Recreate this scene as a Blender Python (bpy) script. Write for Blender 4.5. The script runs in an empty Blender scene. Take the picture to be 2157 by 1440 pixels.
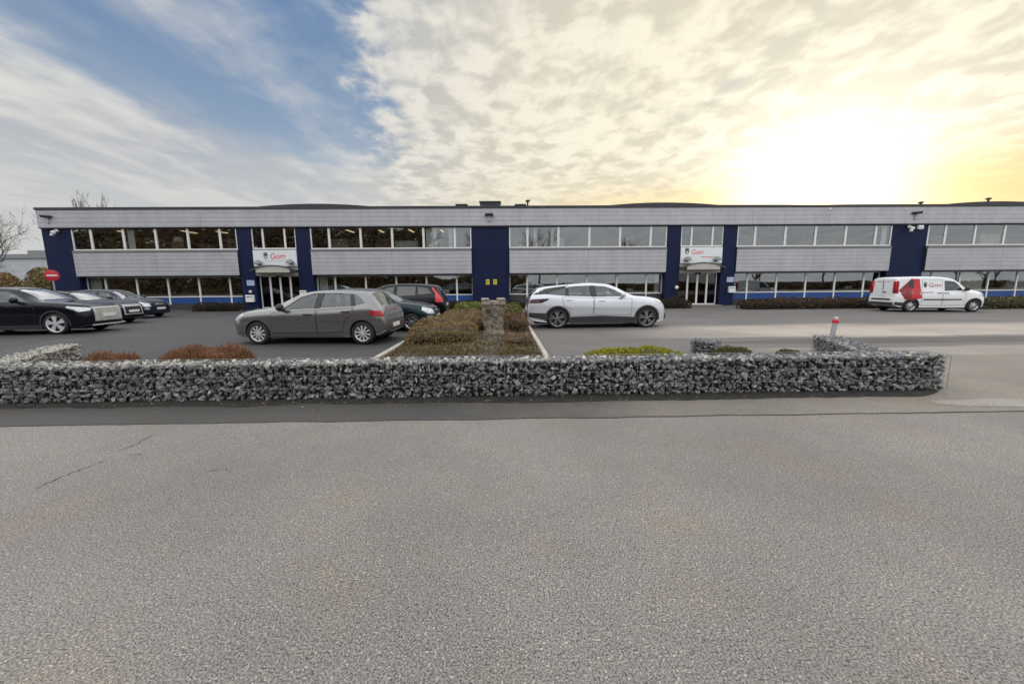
import bpy, bmesh, math, random
from mathutils import Vector, Matrix, noise
R = math.radians
random.seed(7)
scene = bpy.context.scene
COL = scene.collection

# ------------------------------------------------------------------ camera
camd = bpy.data.cameras.new('camera')
camd.sensor_width = 36.0
camd.lens = 36.0 * 823.2 / 2157.0
camd.clip_start = 0.05
camd.clip_end = 3000
cam = bpy.data.objects.new('camera', camd)
COL.objects.link(cam)
cam.matrix_world = (Matrix.Translation((0, 0, 1.6)) @ Matrix.Rotation(-R(1.138), 4, 'Z')
                    @ Matrix.Rotation(R(90 - 8.406), 4, 'X') @ Matrix.Rotation(-R(0.444), 4, 'Z'))
scene.camera = cam
scene.view_settings.view_transform = 'Standard'
scene.view_settings.look = 'None'
scene.view_settings.gamma = 1.0
scene.view_settings.exposure = 0.0
scene.cycles.max_bounces = 6
scene.cycles.diffuse_bounces = 3
scene.cycles.glossy_bounces = 3
scene.cycles.transparent_max_bounces = 16
scene.cycles.caustics_reflective = False
scene.cycles.caustics_refractive = False
scene.cycles.use_denoising = True

SUN_AZ, SUN_EL = R(38.0), R(8.5)


# ------------------------------------------------------------------ node helper
class NT:
    def __init__(self, tree):
        self.t = tree; self.n = tree.nodes; self.l = tree.links
    def node(self, typ, **kw):
        n = self.n.new(typ)
        for k, v in kw.items():
            if k.startswith('i_'):
                key = k[2:]
                n.inputs[int(key) if key.isdigit() else key.replace('_', ' ')].default_value = v
            else:
                setattr(n, k, v)
        return n
    def put(self, sock, v):
        if isinstance(v, bpy.types.NodeSocket): self.l.new(v, sock)
        elif isinstance(v, (int, float)) and hasattr(sock.default_value, '__len__'):
            sock.default_value = [v] * 3 + ([1] if len(sock.default_value) == 4 else [])
        elif hasattr(v, '__len__') and len(v) == 3 and len(sock.default_value) == 4: sock.default_value = (*v, 1)
        else: sock.default_value = v
    def m(self, op, a, b=None, c=None, clamp=False):
        n = self.node('ShaderNodeMath', operation=op, use_clamp=clamp)
        self.put(n.inputs[0], a)
        if b is not None: self.put(n.inputs[1], b)
        if c is not None: self.put(n.inputs[2], c)
        return n.outputs[0]
    def mix(self, f, a, b, blend='MIX'):
        n = self.node('ShaderNodeMix', data_type='RGBA', blend_type=blend)
        self.put(n.inputs[0], f); self.put(n.inputs[6], a); self.put(n.inputs[7], b)
        return n.outputs[2]
    def ss(self, v, lo, hi, a=0.0, b=1.0):
        n = self.node('ShaderNodeMapRange', interpolation_type='SMOOTHSTEP')
        self.put(n.inputs[0], v)
        for i, q in enumerate((lo, hi, a, b)): self.put(n.inputs[i + 1], q)
        return n.outputs[0]
    def noise(self, vec, scale, detail=4, rough=0.55, dist=0.0):
        n = self.node('ShaderNodeTexNoise')
        if vec is not None: self.l.new(vec, n.inputs['Vector'])
        n.inputs['Scale'].default_value = scale; n.inputs['Detail'].default_value = detail
        n.inputs['Roughness'].default_value = rough; n.inputs['Distortion'].default_value = dist
        return n.outputs[0]
    def ramp(self, v, stops):
        n = self.node('ShaderNodeValToRGB')
        e = n.color_ramp.elements
        while len(e) < len(stops): e.new(0.5)
        for el, (p, c) in zip(e, stops):
            el.position = p; el.color = (*c, 1) if len(c) == 3 else c
        self.put(n.inputs[0], v)
        return n.outputs[0]
    def comb(self, x, y, z):
        n = self.node('ShaderNodeCombineXYZ')
        for i, q in enumerate((x, y, z)): self.put(n.inputs[i], q)
        return n.outputs[0]


# ------------------------------------------------------------------ world: evening sky with a broken cloud deck
world = bpy.data.worlds.new('World')
scene.world = world
world.use_nodes = True
w = NT(world.node_tree)
w.n.clear()
tc = w.node('ShaderNodeTexCoord')
sep = w.node('ShaderNodeSeparateXYZ'); w.l.new(tc.outputs['Generated'], sep.inputs[0])
dx, dy, dz = sep.outputs
zc = w.m('ADD', w.m('MAXIMUM', dz, 0.0), 0.06)
px = w.m('DIVIDE', dx, zc); py = w.m('DIVIDE', dy, zc)
sky = w.node('ShaderNodeTexSky', sky_type='NISHITA', sun_disc=False, sun_elevation=SUN_EL, sun_rotation=SUN_AZ,
             air_density=1.0, dust_density=0.6, ozone_density=2.0)
S = Vector((math.sin(SUN_AZ) * math.cos(SUN_EL), math.cos(SUN_AZ) * math.cos(SUN_EL), math.sin(SUN_EL)))
dotn = w.node('ShaderNodeVectorMath', operation='DOT_PRODUCT')
w.l.new(tc.outputs['Generated'], dotn.inputs[0]); dotn.inputs[1].default_value = S
cs = dotn.outputs['Value']
# cloud plane coordinates, the streets of cloud run away from the viewer
streak = w.comb(w.m('ADD', w.m('MULTIPLY', px, 1.15), w.m('MULTIPLY', py, 0.10)), w.m('MULTIPLY', py, 0.24), 3.1)
n1 = w.noise(streak, 1.25, 7, 0.56, 0.35)
flat = w.comb(w.m('MULTIPLY', px, 1.0), w.m('MULTIPLY', py, 0.8), 7.7)
n2 = w.noise(flat, 6.6, 5, 0.55, 0.25)
n3 = w.noise(flat, 1.7, 5, 0.55, 0.3)
# the gap of clear blue
edge = w.m('ADD', w.m('ADD', px, w.m('MULTIPLY', w.m('SUBTRACT', py, 1.4), 0.27)), w.m('ADD', w.m('MULTIPLY', w.m('SUBTRACT', n2, 0.5), 0.55), w.m('MULTIPLY', w.m('SUBTRACT', n3, 0.5), 0.5)))
hr = w.ss(edge, -0.55, -0.24, 1.0, 0.0)
right = w.ss(edge, -0.60, -0.25)
nb = w.m('SUBTRACT', n1, 0.5)
hl = w.ss(w.m('ADD', px, w.m('MULTIPLY', nb, 1.2)), -2.7, -1.35)
q = w.m('ADD', w.m('SUBTRACT', py, w.m('MULTIPLY', w.m('ADD', px, 1.5), 1.15)), w.m('MULTIPLY', nb, 1.5))
hb = w.m('MULTIPLY', w.ss(q, 1.55, 2.75, 1.0, 0.0), w.ss(py, 1.12, 1.34))
hole = w.m('MULTIPLY', w.m('MULTIPLY', hr, hl), hb)
cover_in = w.m('ADD', w.m('ADD', w.m('ADD', w.m('MULTIPLY', n1, 1.15), w.m('MULTIPLY', n3, 0.85)), w.m('MULTIPLY', n2, w.m('MULTIPLY_ADD', right, 0.25, 0.35))), w.m('MULTIPLY', hole, -0.44))
cover = w.ss(cover_in, 0.52, 1.22)
# cloud tints
warm = w.ss(cs, 0.48, 0.90)
sh_r = w.ss(w.m('ADD', w.m('MULTIPLY', n2, 0.90), w.m('MULTIPLY', n3, 0.25)), 0.46, 0.68)
n4 = w.noise(streak, 2.1, 3, 0.5, 0.3)
sh_l = w.ss(w.m('ADD', w.m('MULTIPLY', n4, 0.75), w.m('MULTIPLY', n2, 0.25)), 0.38, 0.62)
shade = w.m('ADD', w.m('MULTIPLY', sh_r, right), w.m('MULTIPLY', sh_l, w.m('SUBTRACT', 1.0, right)))
dark = w.mix(warm, (0.47, 0.49, 0.53), (0.70, 0.65, 0.53))
light = w.mix(warm, (0.72, 0.71, 0.68), (0.93, 0.87, 0.72))
cloud = w.mix(shade, dark, light)
blue = w.mix(1.0, sky.outputs[0], (0.075, 0.075, 0.075), 'MULTIPLY')
blue = w.mix(0.65, blue, w.mix(w.ss(dz, 0.18, 0.5), (0.46, 0.57, 0.71), (0.21, 0.35, 0.60)))
base = w.mix(cover, blue, cloud)
# pale band low over the roofs
hz = w.ss(w.m('ADD', dz, w.m('MULTIPLY', w.m('SUBTRACT', n1, 0.5), 0.12)), 0.08, 0.30, 0.85, 0.0)
base = w.mix(hz, base, w.mix(warm, (0.60, 0.61, 0.60), (0.82, 0.72, 0.50)))
# brightness of the thin cloud round the sun
g1 = w.m('POWER', w.m('MAXIMUM', cs, 0.0), 9.0)
g2 = w.m('POWER', w.m('MAXIMUM', cs, 0.0), 80.0)
g3 = w.m('POWER', w.m('MAXIMUM', cs, 0.0), 2500.0)
glow = w.mix(1.0, w.mix(g1, (0, 0, 0), (0.15, 0.135, 0.085)), w.mix(g2, (0, 0, 0), (1.15, 1.06, 0.84)), 'ADD')
glow = w.mix(1.0, glow, w.mix(g3, (0, 0, 0), (7.0, 4.5, 1.6)), 'ADD')
base = w.mix(1.0, base, glow, 'ADD')
low = w.m('MULTIPLY', w.ss(dz, 0.15, 0.25, 1.0, 0.0), w.m('MULTIPLY', w.ss(cs, 0.80, 0.99), w.ss(cs, 0.980, 0.9985, 1.0, 0.35)))
base = w.mix(low, base, w.mix(1.0, base, (1.08, 0.94, 0.66), 'MULTIPLY'))
# unseen sky overhead and behind the viewer, brightened to light facade, ground and windscreens
up = w.m('MULTIPLY', w.ss(py, 1.0, 1.33, 1.0, 0.0), w.ss(dz, 0.30, 0.50))
back = w.m('MULTIPLY', w.ss(dy, 0.25, -0.45), w.ss(dz, 0.10, 0.42, 0.25, 1.0))
boost = w.m('MAXIMUM', up, back)
base = w.mix(boost, base, w.mix(w.m('MULTIPLY', shade, 0.8), (1.45, 1.50, 1.60), (2.0, 1.97, 1.92)))
final = w.mix(1.0, base, (10.0, 10.0, 10.0), 'MULTIPLY')
bg = w.node('ShaderNodeBackground'); w.l.new(final, bg.inputs[0]); bg.inputs[1].default_value = 0.1
wo = w.node('ShaderNodeOutputWorld'); w.l.new(bg.outputs[0], wo.inputs[0])
world.cycles.sampling_method = 'MANUAL'
world.cycles.sample_map_resolution = 1024

sund = bpy.data.lights.new('sun', 'SUN')
sund.energy = 2.5; sund.angle = R(0.5); sund.color = (1.0, 0.84, 0.62)
sun = bpy.data.objects.new('sun', sund); COL.objects.link(sun)
sun.rotation_euler = S.to_track_quat('Z', 'Y').to_euler()
sun.location = (40, 60, 30)


# ------------------------------------------------------------------ materials
def material(name):
    m = bpy.data.materials.new(name); m.use_nodes = True
    nt = NT(m.node_tree); nt.n.clear()
    out = nt.node('ShaderNodeOutputMaterial')
    return m, nt, out

def principled(nt, out, color, rough=0.6, metal=0.0, spec=0.5, coat=0.0, bump=None, bump_d=0.01, bump_s=0.5):
    b = nt.node('ShaderNodeBsdfPrincipled')
    nt.put(b.inputs['Base Color'], color); nt.put(b.inputs['Roughness'], rough)
    nt.put(b.inputs['Metallic'], metal); nt.put(b.inputs['Specular IOR Level'], spec)
    nt.put(b.inputs['Coat Weight'], coat); b.inputs['Coat Roughness'].default_value = 0.05
    if bump is not None:
        bn = nt.node('ShaderNodeBump'); bn.inputs['Strength'].default_value = bump_s
        bn.inputs['Distance'].default_value = bump_d
        nt.l.new(bump, bn.inputs['Height']); nt.l.new(bn.outputs[0], b.inputs['Normal'])
    nt.l.new(b.outputs[0], out.inputs[0])
    return b

def objco(nt): return nt.node('ShaderNodeTexCoord').outputs['Object']

def plain(name, c, rough=0.5, metal=0.0, spec=0.5, coat=0.0, var=0.10, scale=6.0):
    m, nt, out = material(name)
    n = nt.noise(objco(nt), scale, 5, 0.6)
    k = nt.ss(n, 0.3, 0.7, 1 - var, 1 + var)
    col = nt.mix(1.0, c, k, 'MULTIPLY')
    principled(nt, out, col, rough, metal, spec, coat)
    return m

def leafy(name, cols, rough=0.7):
    m, nt, out = material(name)
    g = nt.node('ShaderNodeNewGeometry')
    r = g.outputs['Random Per Island']
    stops = [(i / max(1, len(cols) - 1), c) for i, c in enumerate(cols)]
    col = nt.ramp(r, stops)
    col = nt.mix(nt.ss(nt.noise(objco(nt), 2.2, 3), 0.35, 0.65, 0.0, 0.45), col, nt.mix(1.0, col, (0.6, 0.62, 0.55), 'MULTIPLY'))
    principled(nt, out, col, rough, 0, 0.25)
    return m

def emit(name, c, s):
    m, nt, out = material(name)
    e = nt.node('ShaderNodeEmission'); e.inputs[0].default_value = (*c, 1); e.inputs[1].default_value = s
    nt.l.new(e.outputs[0], out.inputs[0]); return m

def glass(name, tint, base=0.05, gain=1.0, rough=0.015, rtint=(1, 1, 1)):
    m, nt, out = material(name)
    tr = nt.node('ShaderNodeBsdfTransparent'); tr.inputs[0].default_value = (*tint, 1)
    gl = nt.node('ShaderNodeBsdfGlossy'); gl.inputs['Roughness'].default_value = rough
    gl.inputs[0].default_value = (*rtint, 1)
    bn = nt.node('ShaderNodeBump'); bn.inputs['Strength'].default_value = 0.03; bn.inputs['Distance'].default_value = 0.02
    nt.l.new(nt.noise(objco(nt), 0.9, 2), bn.inputs['Height']); nt.l.new(bn.outputs[0], gl.inputs['Normal'])
    ge = nt.node('ShaderNodeNewGeometry'); dt = nt.node('ShaderNodeVectorMath', operation='DOT_PRODUCT')
    nt.l.new(ge.outputs['Incoming'], dt.inputs[0]); nt.l.new(ge.outputs['Normal'], dt.inputs[1])
    c = nt.m('SUBTRACT', 1.0, nt.m('ABSOLUTE', dt.outputs['Value']))
    fr = nt.m('MULTIPLY_ADD', nt.m('POWER', c, 5.0), 0.96, 0.04)
    f = nt.m('MULTIPLY_ADD', fr, gain, base, clamp=True)
    mx = nt.node('ShaderNodeMixShader'); nt.l.new(f, mx.inputs[0])
    nt.l.new(tr.outputs[0], mx.inputs[1]); nt.l.new(gl.outputs[0], mx.inputs[2])
    nt.l.new(mx.outputs[0], out.inputs[0]); return m

def asphalt(name, base, grain=70.0, contrast=0.5, patch=None, speck=0.5, rough=0.8, bands=None, bump_s=0.55, damp=None):
    m, nt, out = material(name)
    co = objco(nt)
    n = nt.noise(co, grain, 4, 0.62)
    n_f = nt.noise(co, grain * 2.7, 3, 0.6)
    v = nt.node('ShaderNodeTexVoronoi', feature='F1'); nt.l.new(co, v.inputs['Vector']); v.inputs['Scale'].default_value = grain * 1.25
    vs = nt.node('ShaderNodeSeparateColor'); nt.l.new(v.outputs['Color'], vs.inputs[0])
    mix_n = nt.m('ADD', nt.m('MULTIPLY', n, 0.65), nt.m('MULTIPLY', n_f, 0.35))
    k = nt.ss(mix_n, 0.38, 0.62, 1 - contrast, 1 + contrast)
    stones = nt.ss(vs.outputs[0], 0.92, 0.97, 0.0, speck)
    big = nt.noise(co, 0.45, 6, 0.6)
    k2 = nt.ss(big, 0.3, 0.7, 0.86, 1.12)
    col = nt.mix(1.0, base, nt.m('MULTIPLY', k, k2), 'MULTIPLY')
    col = nt.mix(nt.ss(nt.noise(co, 1.3, 4, 0.6), 0.50, 0.70, 0.0, 0.55), col, nt.mix(1.0, col, (1.12, 1.0, 0.86), 'MULTIPLY'))
    if patch: col = patch(nt, co, col)
    if bands: col = bands(nt, co, col)
    col = nt.mix(stones, col, nt.mix(1.0, col, (1.75, 1.72, 1.66), 'MULTIPLY'))
    holes = nt.ss(vs.outputs[1], 0.93, 0.97, 0.0, speck)
    col = nt.mix(holes, col, nt.mix(1.0, col, (0.45, 0.45, 0.45), 'MULTIPLY'))
    rg = rough
    if damp: rg, col = damp(nt, co, col)
    principled(nt, out, col, rg, 0, 0.4, 0, bump=nt.m('ADD', n, nt.m('MULTIPLY', n_f, 0.5)), bump_d=0.006, bump_s=bump_s)
    return m


# ------------------------------------------------------------------ mesh helper and object helpers
class MB:
    def __init__(self): self.v = []; self.f = []; self.mi = []
    def add(self, vs, fs, mi=0):
        o = len(self.v); self.v += [tuple(p) for p in vs]
        for f in fs: self.f.append(tuple(i + o for i in f)); self.mi.append(mi)
    def box(self, x0, x1, y0, y1, z0, z1, mi=0):
        vs = [(x, y, z) for z in (z0, z1) for y in (y0, y1) for x in (x0, x1)]
        self.add(vs, [(0, 2, 3, 1), (4, 5, 7, 6), (0, 1, 5, 4), (2, 6, 7, 3), (0, 4, 6, 2), (1, 3, 7, 5)], mi)
    def bbox(self, x0, x1, y0, y1, z0, z1, b=0.01, mi=0):
        # box with chamfered edges
        b = min(b, (x1 - x0) * .45, (y1 - y0) * .45, (z1 - z0) * .45)
        vs = []; idx = {}
        for sx in (0, 1):
            for sy in (0, 1):
                for sz in (0, 1):
                    X = (x0, x1)[sx]; Y = (y0, y1)[sy]; Z = (z0, z1)[sz]
                    ix = b if sx == 0 else -b; iy = b if sy == 0 else -b; iz = b if sz == 0 else -b
                    for ax, p in enumerate(((X, Y + iy, Z + iz), (X + ix, Y, Z + iz), (X + ix, Y + iy, Z))):
                        idx[(sx, sy, sz, ax)] = len(vs); vs.append(p)
        bm = bmesh.new()
        for p in vs: bm.verts.new(p)
        r = bmesh.ops.convex_hull(bm, input=bm.verts)
        bm.verts.index_update()
        self.add([v.co[:] for v in bm.verts], [[v.index for v in f.verts] for f in bm.faces], mi)
        bm.free()
    def quad(self, a, b, c, d, mi=0): self.add([a, b, c, d], [(0, 1, 2, 3)], mi)
    def grid(self, rows, mi=0, closed=False):
        n = len(rows[0]); vs = [p for r in rows for p in r]; fs = []
        for i in range(len(rows) - 1):
            for j in range(n - (0 if closed else 1)):
                k = (j + 1) % n
                fs.append((i * n + j, i * n + k, (i + 1) * n + k, (i + 1) * n + j))
        self.add(vs, fs, mi)
    def tube(self, pts, r, n=6, mi=0, caps=True):
        pts = [Vector(p) for p in pts]
        rr = r if hasattr(r, '__len__') else [r] * len(pts)
        rows = []
        for i, p in enumerate(pts):
            d = (pts[min(i + 1, len(pts) - 1)] - pts[max(i - 1, 0)])
            d = d.normalized() if d.length > 1e-9 else Vector((0, 0, 1))
            a = d.cross(Vector((0, 0, 1)) if abs(d.z) < 0.9 else Vector((1, 0, 0))).normalized(); b = d.cross(a)
            rows.append([p + (a * math.cos(t) + b * math.sin(t)) * rr[i] for t in [2 * math.pi * k / n for k in range(n)]])
        o = len(self.v)
        self.grid(rows, mi, True)
        if caps:
            self.f.append(tuple(o + k for k in reversed(range(n)))); self.mi.append(mi)
            e = o + (len(pts) - 1) * n
            self.f.append(tuple(e + k for k in range(n))); self.mi.append(mi)
    def lathe(self, prof, n=32, axis='Z', c=(0, 0, 0), mi=0):
        # prof: (radius, height) along the axis
        rows = []
        for r, h in prof:
            row = []
            for k in range(n):
                t = 2 * math.pi * k / n; a, b = r * math.cos(t), r * math.sin(t)
                p = (a, b, h) if axis == 'Z' else ((a, h, b) if axis == 'Y' else (h, a, b))
                row.append((p[0] + c[0], p[1] + c[1], p[2] + c[2]))
            rows.append(row)
        self.grid(rows, mi, True)
    def prism(self, poly, ax, lo, hi, mi=0):
        # poly: 2D points in the plane normal to ax ('Y': x,z  'X': y,z  'Z': x,y)
        def P(a, b, h): return (a, h, b) if ax == 'Y' else ((h, a, b) if ax == 'X' else (a, b, h))
        n = len(poly)
        vs = [P(a, b, lo) for a, b in poly] + [P(a, b, hi) for a, b in poly]
        fs = [tuple(range(n)), tuple(reversed(range(n, 2 * n)))] + [(i, n + i, n + (i + 1) % n, (i + 1) % n) for i in range(n)]
        self.add(vs, fs, mi)
    def build(self, name, mats, parent=None, smooth=None, loc=None, fix=False):
        me = bpy.data.meshes.new(name)
        me.from_pydata(self.v, [], self.f)
        mats = mats if isinstance(mats, (list, tuple)) else [mats]
        for m in mats: me.materials.append(m)
        if len(mats) > 1: me.polygons.foreach_set('material_index', self.mi)
        if fix:
            bm = bmesh.new(); bm.from_mesh(me)
            bmesh.ops.remove_doubles(bm, verts=bm.verts, dist=1e-5)
            bmesh.ops.recalc_face_normals(bm, faces=bm.faces); bm.to_mesh(me); bm.free()
        if smooth is not None:
            me.polygons.foreach_set('use_smooth', [True] * len(me.polygons))
            if smooth < 180: me.set_sharp_from_angle(angle=R(smooth))
        me.update()
        o = bpy.data.objects.new(name, me); COL.objects.link(o)
        if parent: o.parent = parent
        if loc: o.location = loc
        return o

def tag(o, label=None, cat=None, group=None, kind=None):
    if label: o['label'] = label
    if cat: o['category'] = cat
    if group: o['group'] = group
    if kind: o['kind'] = kind
    return o

def thing(name, label, cat, loc=(0, 0, 0), rz=0.0, group=None):
    o = bpy.data.objects.new(name, None); COL.objects.link(o)
    o.location = loc; o.rotation_euler = (0, 0, rz); o.empty_display_size = 0.2
    return tag(o, label, cat, group)

def dup(root, loc, rz, label, group=None):
    def cp(o, par):
        c = o.copy(); COL.objects.link(c); c.parent = par
        for ch in o.children: cp(ch, c)
        return c
    r = cp(root, None); r.location = loc; r.rotation_euler = (0, 0, rz); r['label'] = label
    if group: r['group'] = group
    return r

def text_mesh(mb, s, size, mi=0, extrude=0.004, xf=lambda x, y, z: (x, y, z), shear=0.0, bold=0.0):
    cu = bpy.data.curves.new('lettering', 'FONT'); cu.body = s; cu.size = size; cu.extrude = extrude
    cu.shear = shear; cu.align_x = 'LEFT'; cu.offset = bold
    o = bpy.data.objects.new('lettering', cu); COL.objects.link(o)
    dg = bpy.context.evaluated_depsgraph_get()
    me = o.evaluated_get(dg).to_mesh()
    mb.add([xf(*v.co) for v in me.vertices], [tuple(p.vertices) for p in me.polygons], mi)
    o.evaluated_get(dg).to_mesh_clear()
    bpy.data.objects.remove(o); bpy.data.curves.remove(cu)


# ------------------------------------------------------------------ common materials
M = {}
M['galv'] = plain('galvanised_steel', (0.42, 0.43, 0.44), 0.45, 0.7)
M['white_frame'] = plain('cream_window_frame', (0.72, 0.71, 0.68), 0.45, var=0.05)
M['dark_trim'] = plain('dark_grey_trim', (0.035, 0.036, 0.04), 0.5)
M['navy'] = plain('navy_cladding', (0.0028, 0.0088, 0.046), 0.55, spec=0.25, var=0.15, scale=0.8)
M['blue_panel'] = plain('bright_blue_panel', (0.012, 0.060, 0.23), 0.45, var=0.08, scale=0.8)
M['roof_dark'] = plain('dark_roof_felt', (0.05, 0.05, 0.058), 0.8, var=0.2)
M['white_board'] = plain('white_board', (0.72, 0.75, 0.77), 0.35, var=0.03)
M['white_paint'] = plain('white_paint', (0.75, 0.75, 0.75), 0.4, var=0.04)
M['grey_render'] = plain('grey_beige_panel', (0.46, 0.44, 0.40), 0.6, var=0.06)
M['black'] = plain('black_plastic', (0.012, 0.012, 0.013), 0.45, var=0.05)
M['rubber'] = plain('tyre_rubber', (0.014, 0.014, 0.015), 0.75, var=0.15, scale=30)
M['red_paint'] = plain('red_paint', (0.50, 0.02, 0.035), 0.4, var=0.06)
M['dark_red'] = plain('dark_red_film', (0.22, 0.008, 0.014), 0.35, var=0.06)
M['yellow_plate'] = plain('yellow_plate', (0.62, 0.52, 0.03), 0.5)
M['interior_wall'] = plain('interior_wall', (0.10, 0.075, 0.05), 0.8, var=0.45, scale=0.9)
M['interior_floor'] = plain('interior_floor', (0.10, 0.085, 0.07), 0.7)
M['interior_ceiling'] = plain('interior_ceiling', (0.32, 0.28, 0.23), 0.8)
M['furniture'] = plain('furniture', (0.14, 0.085, 0.05), 0.6, var=0.4, scale=3)
M['pale_furniture'] = plain('pale_furniture', (0.5, 0.46, 0.4), 0.6, var=0.2, scale=3)
M['blind'] = plain('pale_blind', (0.55, 0.53, 0.49), 0.7, var=0.08, scale=2)
M['lit_tube'] = emit('lit_tube', (1.0, 0.72, 0.42), 1.1)
M['win_glass'] = glass('window_glass', (0.70, 0.74, 0.74), 0.20, 1.2, rtint=(.90, .96, 1.0))
M['door_glass'] = glass('door_glass', (0.7, 0.72, 0.7), 0.02, 1.0)


# cladding: horizontal ribs are modelled, the sheet joints too
def cladding_mat():
    m, nt, out = material('silver_ribbed_cladding')
    co = objco(nt)
    n = nt.noise(co, 0.7, 5, 0.6)
    sepn = nt.node('ShaderNodeSeparateXYZ'); nt.l.new(co, sepn.inputs[0])
    st = nt.noise(nt.comb(nt.m('MULTIPLY', sepn.outputs[0], 1.6), 0.0, nt.m('MULTIPLY', sepn.outputs[2], 0.5)), 1.2, 4, 0.6)
    k = nt.m('MULTIPLY', nt.ss(n, 0.3, 0.7, 0.94, 1.05), nt.ss(st, 0.3, 0.75, 1.03, 0.90))
    col = nt.mix(1.0, (0.43, 0.432, 0.458), k, 'MULTIPLY')
    principled(nt, out, col, 0.5, 0.25, 0.5)
    return m
M['cladding'] = cladding_mat()


# ------------------------------------------------------------------ ground
def sheet(name, pts, z, mat, cuts=None):
    mb = MB(); mb.add([(x, y, z) for x, y in pts], [tuple(range(len(pts)))])
    o = mb.build(name, mat); tag(o, kind='structure'); return o

M['asph_road'] = asphalt('coarse_worn_asphalt', (0.182, 0.169, 0.154), 106, 0.70, speck=1.0, bump_s=0.4)
M['far_ground'] = asphalt('far_ground', (0.11, 0.11, 0.095), 3, 0.3)
sheet('ground', [(-900, -900), (900, -900), (900, 900), (-900, 900)], -0.012, M['far_ground'])
o = sheet('road', [(-60, -14), (60, -14), (60, 4.52), (-60, 4.52)], 0.0, M['asph_road'])

def damp_strip(nt, co, col):
    s = nt.node('ShaderNodeSeparateXYZ'); nt.l.new(co, s.inputs[0])
    f = nt.ss(nt.m('ADD', s.outputs[0], nt.m('MULTIPLY', nt.m('SUBTRACT', nt.noise(co, 0.7, 5), 0.5), 5.0)), -1.5, 5.0)
    col2 = nt.mix(f, nt.mix(1.0, col, (0.36, 0.36, 0.36), 'MULTIPLY'), nt.mix(1.0, col, (1.26, 1.19, 1.09), 'MULTIPLY'))
    return nt.mix(f, 0.7, 0.8), col2
M['asph_gutter'] = asphalt('smooth_gutter_asphalt', (0.150, 0.143, 0.132), 90, 0.32, speck=0.15, damp=damp_strip, bump_s=0.3)

def wavy(x0, x1, y, amp, n=160, seed=0.0):
    return [(x0 + (x1 - x0) * i / n, y + amp * (noise.noise(Vector((x0 + (x1 - x0) * i / n, seed, 0)) * 1.3)
             + 0.5 * noise.noise(Vector((x0 + (x1 - x0) * i / n, seed, 3)) * 5))) for i in range(n + 1)]
front = wavy(-60, 60, 4.51, 0.035, 800)
sheet('gutter_strip', front + [(60, 8.2), (-60, 8.2)], 0.004, M['asph_gutter'])
# dark ragged joint where the two surfacings meet
mj = MB()
ft = [Vector((x, y)) for x, y in front if -16 < x < 16]
rows = []
for i, p in enumerate(ft):
    wd = 0.010 + 0.012 * abs(noise.noise(Vector((p.x * 6, 4, 1))))
    rows.append([(p.x, p.y - wd, 0.006), (p.x, p.y + wd * 1.2, 0.006)])
mj.grid(rows)
M['crack'] = plain('crack_shadow_dirt', (0.055, 0.052, 0.047), 0.95, var=0.3, scale=20)
tag(mj.build('road_joint', M['crack']), kind='structure')

# cracks in the coarse asphalt
def crack(pts, w0, seed, name='road_crack'):
    rnd = random.Random(seed); P = []
    for (a, b) in zip(pts[:-1], pts[1:]):
        n = max(2, int((Vector(b) - Vector(a)).length / 0.03))
        for i in range(n):
            t = i / n; P.append(Vector((a[0] + (b[0] - a[0]) * t + rnd.uniform(-.012, .012), a[1] + (b[1] - a[1]) * t + rnd.uniform(-.012, .012))))
    rows = []
    for i, p in enumerate(P):
        d = (P[min(i + 1, len(P) - 1)] - P[max(i - 1, 0)]).normalized(); nrm = Vector((-d.y, d.x))
        wd = w0 * .62 * rnd.choice((.15, .4, .7, 1.0)) * min(1, 4 * i / len(P) + .15, 4 * (1 - i / len(P)) + .15)
        rows.append([(p + nrm * wd).to_3d() + Vector((0, 0, .004)), (p - nrm * wd).to_3d() + Vector((0, 0, .004))])
    mb = MB(); mb.grid(rows); tag(mb.build(name, M['crack']), kind='structure')
crack([(-3.78, 2.98), (-3.80, 3.2), (-3.74, 3.50), (-3.76, 3.62)], 0.009, 1)
crack([(-3.84, 3.68), (-3.80, 3.9), (-3.86, 4.22)], 0.008, 2)
crack([(-3.62, 3.62), (-3.55, 3.66), (-3.48, 3.64)], 0.016, 3)
crack([(-2.60, 3.28), (-2.50, 3.31), (-2.42, 3.30)], 0.012, 4)
crack([(6.35, 5.02), (7.1, 4.93), (7.9, 4.86), (9.5, 4.80)], 0.014, 5)

def sheen_bands(nt, co, col):  # pale bands partly stand for sky sheen, painted into the asphalt colour
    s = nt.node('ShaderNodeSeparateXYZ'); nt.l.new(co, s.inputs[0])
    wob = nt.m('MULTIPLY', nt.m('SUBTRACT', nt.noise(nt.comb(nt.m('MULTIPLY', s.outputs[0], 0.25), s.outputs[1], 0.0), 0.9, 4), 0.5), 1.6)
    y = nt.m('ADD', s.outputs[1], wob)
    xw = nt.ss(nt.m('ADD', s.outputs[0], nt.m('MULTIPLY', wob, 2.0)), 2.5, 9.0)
    sky_band = nt.m('MULTIPLY', nt.ss(y, 11.0, 11.5), nt.ss(y, 13.6, 15.2, 1.0, 0.0))
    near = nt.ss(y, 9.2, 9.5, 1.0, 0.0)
    light = nt.m('MULTIPLY', xw, nt.m('MAXIMUM', sky_band, nt.m('MULTIPLY', near, 0.55)))
    far = nt.ss(y, 15.5, 19.0)  # darker towards the building, its dim reflection painted in as well
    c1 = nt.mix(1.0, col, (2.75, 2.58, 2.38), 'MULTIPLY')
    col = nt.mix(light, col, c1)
    return nt.mix(nt.m('MULTIPLY', far, 0.3), col, nt.mix(1.0, col, (0.7, 0.7, 0.72), 'MULTIPLY'))
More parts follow.
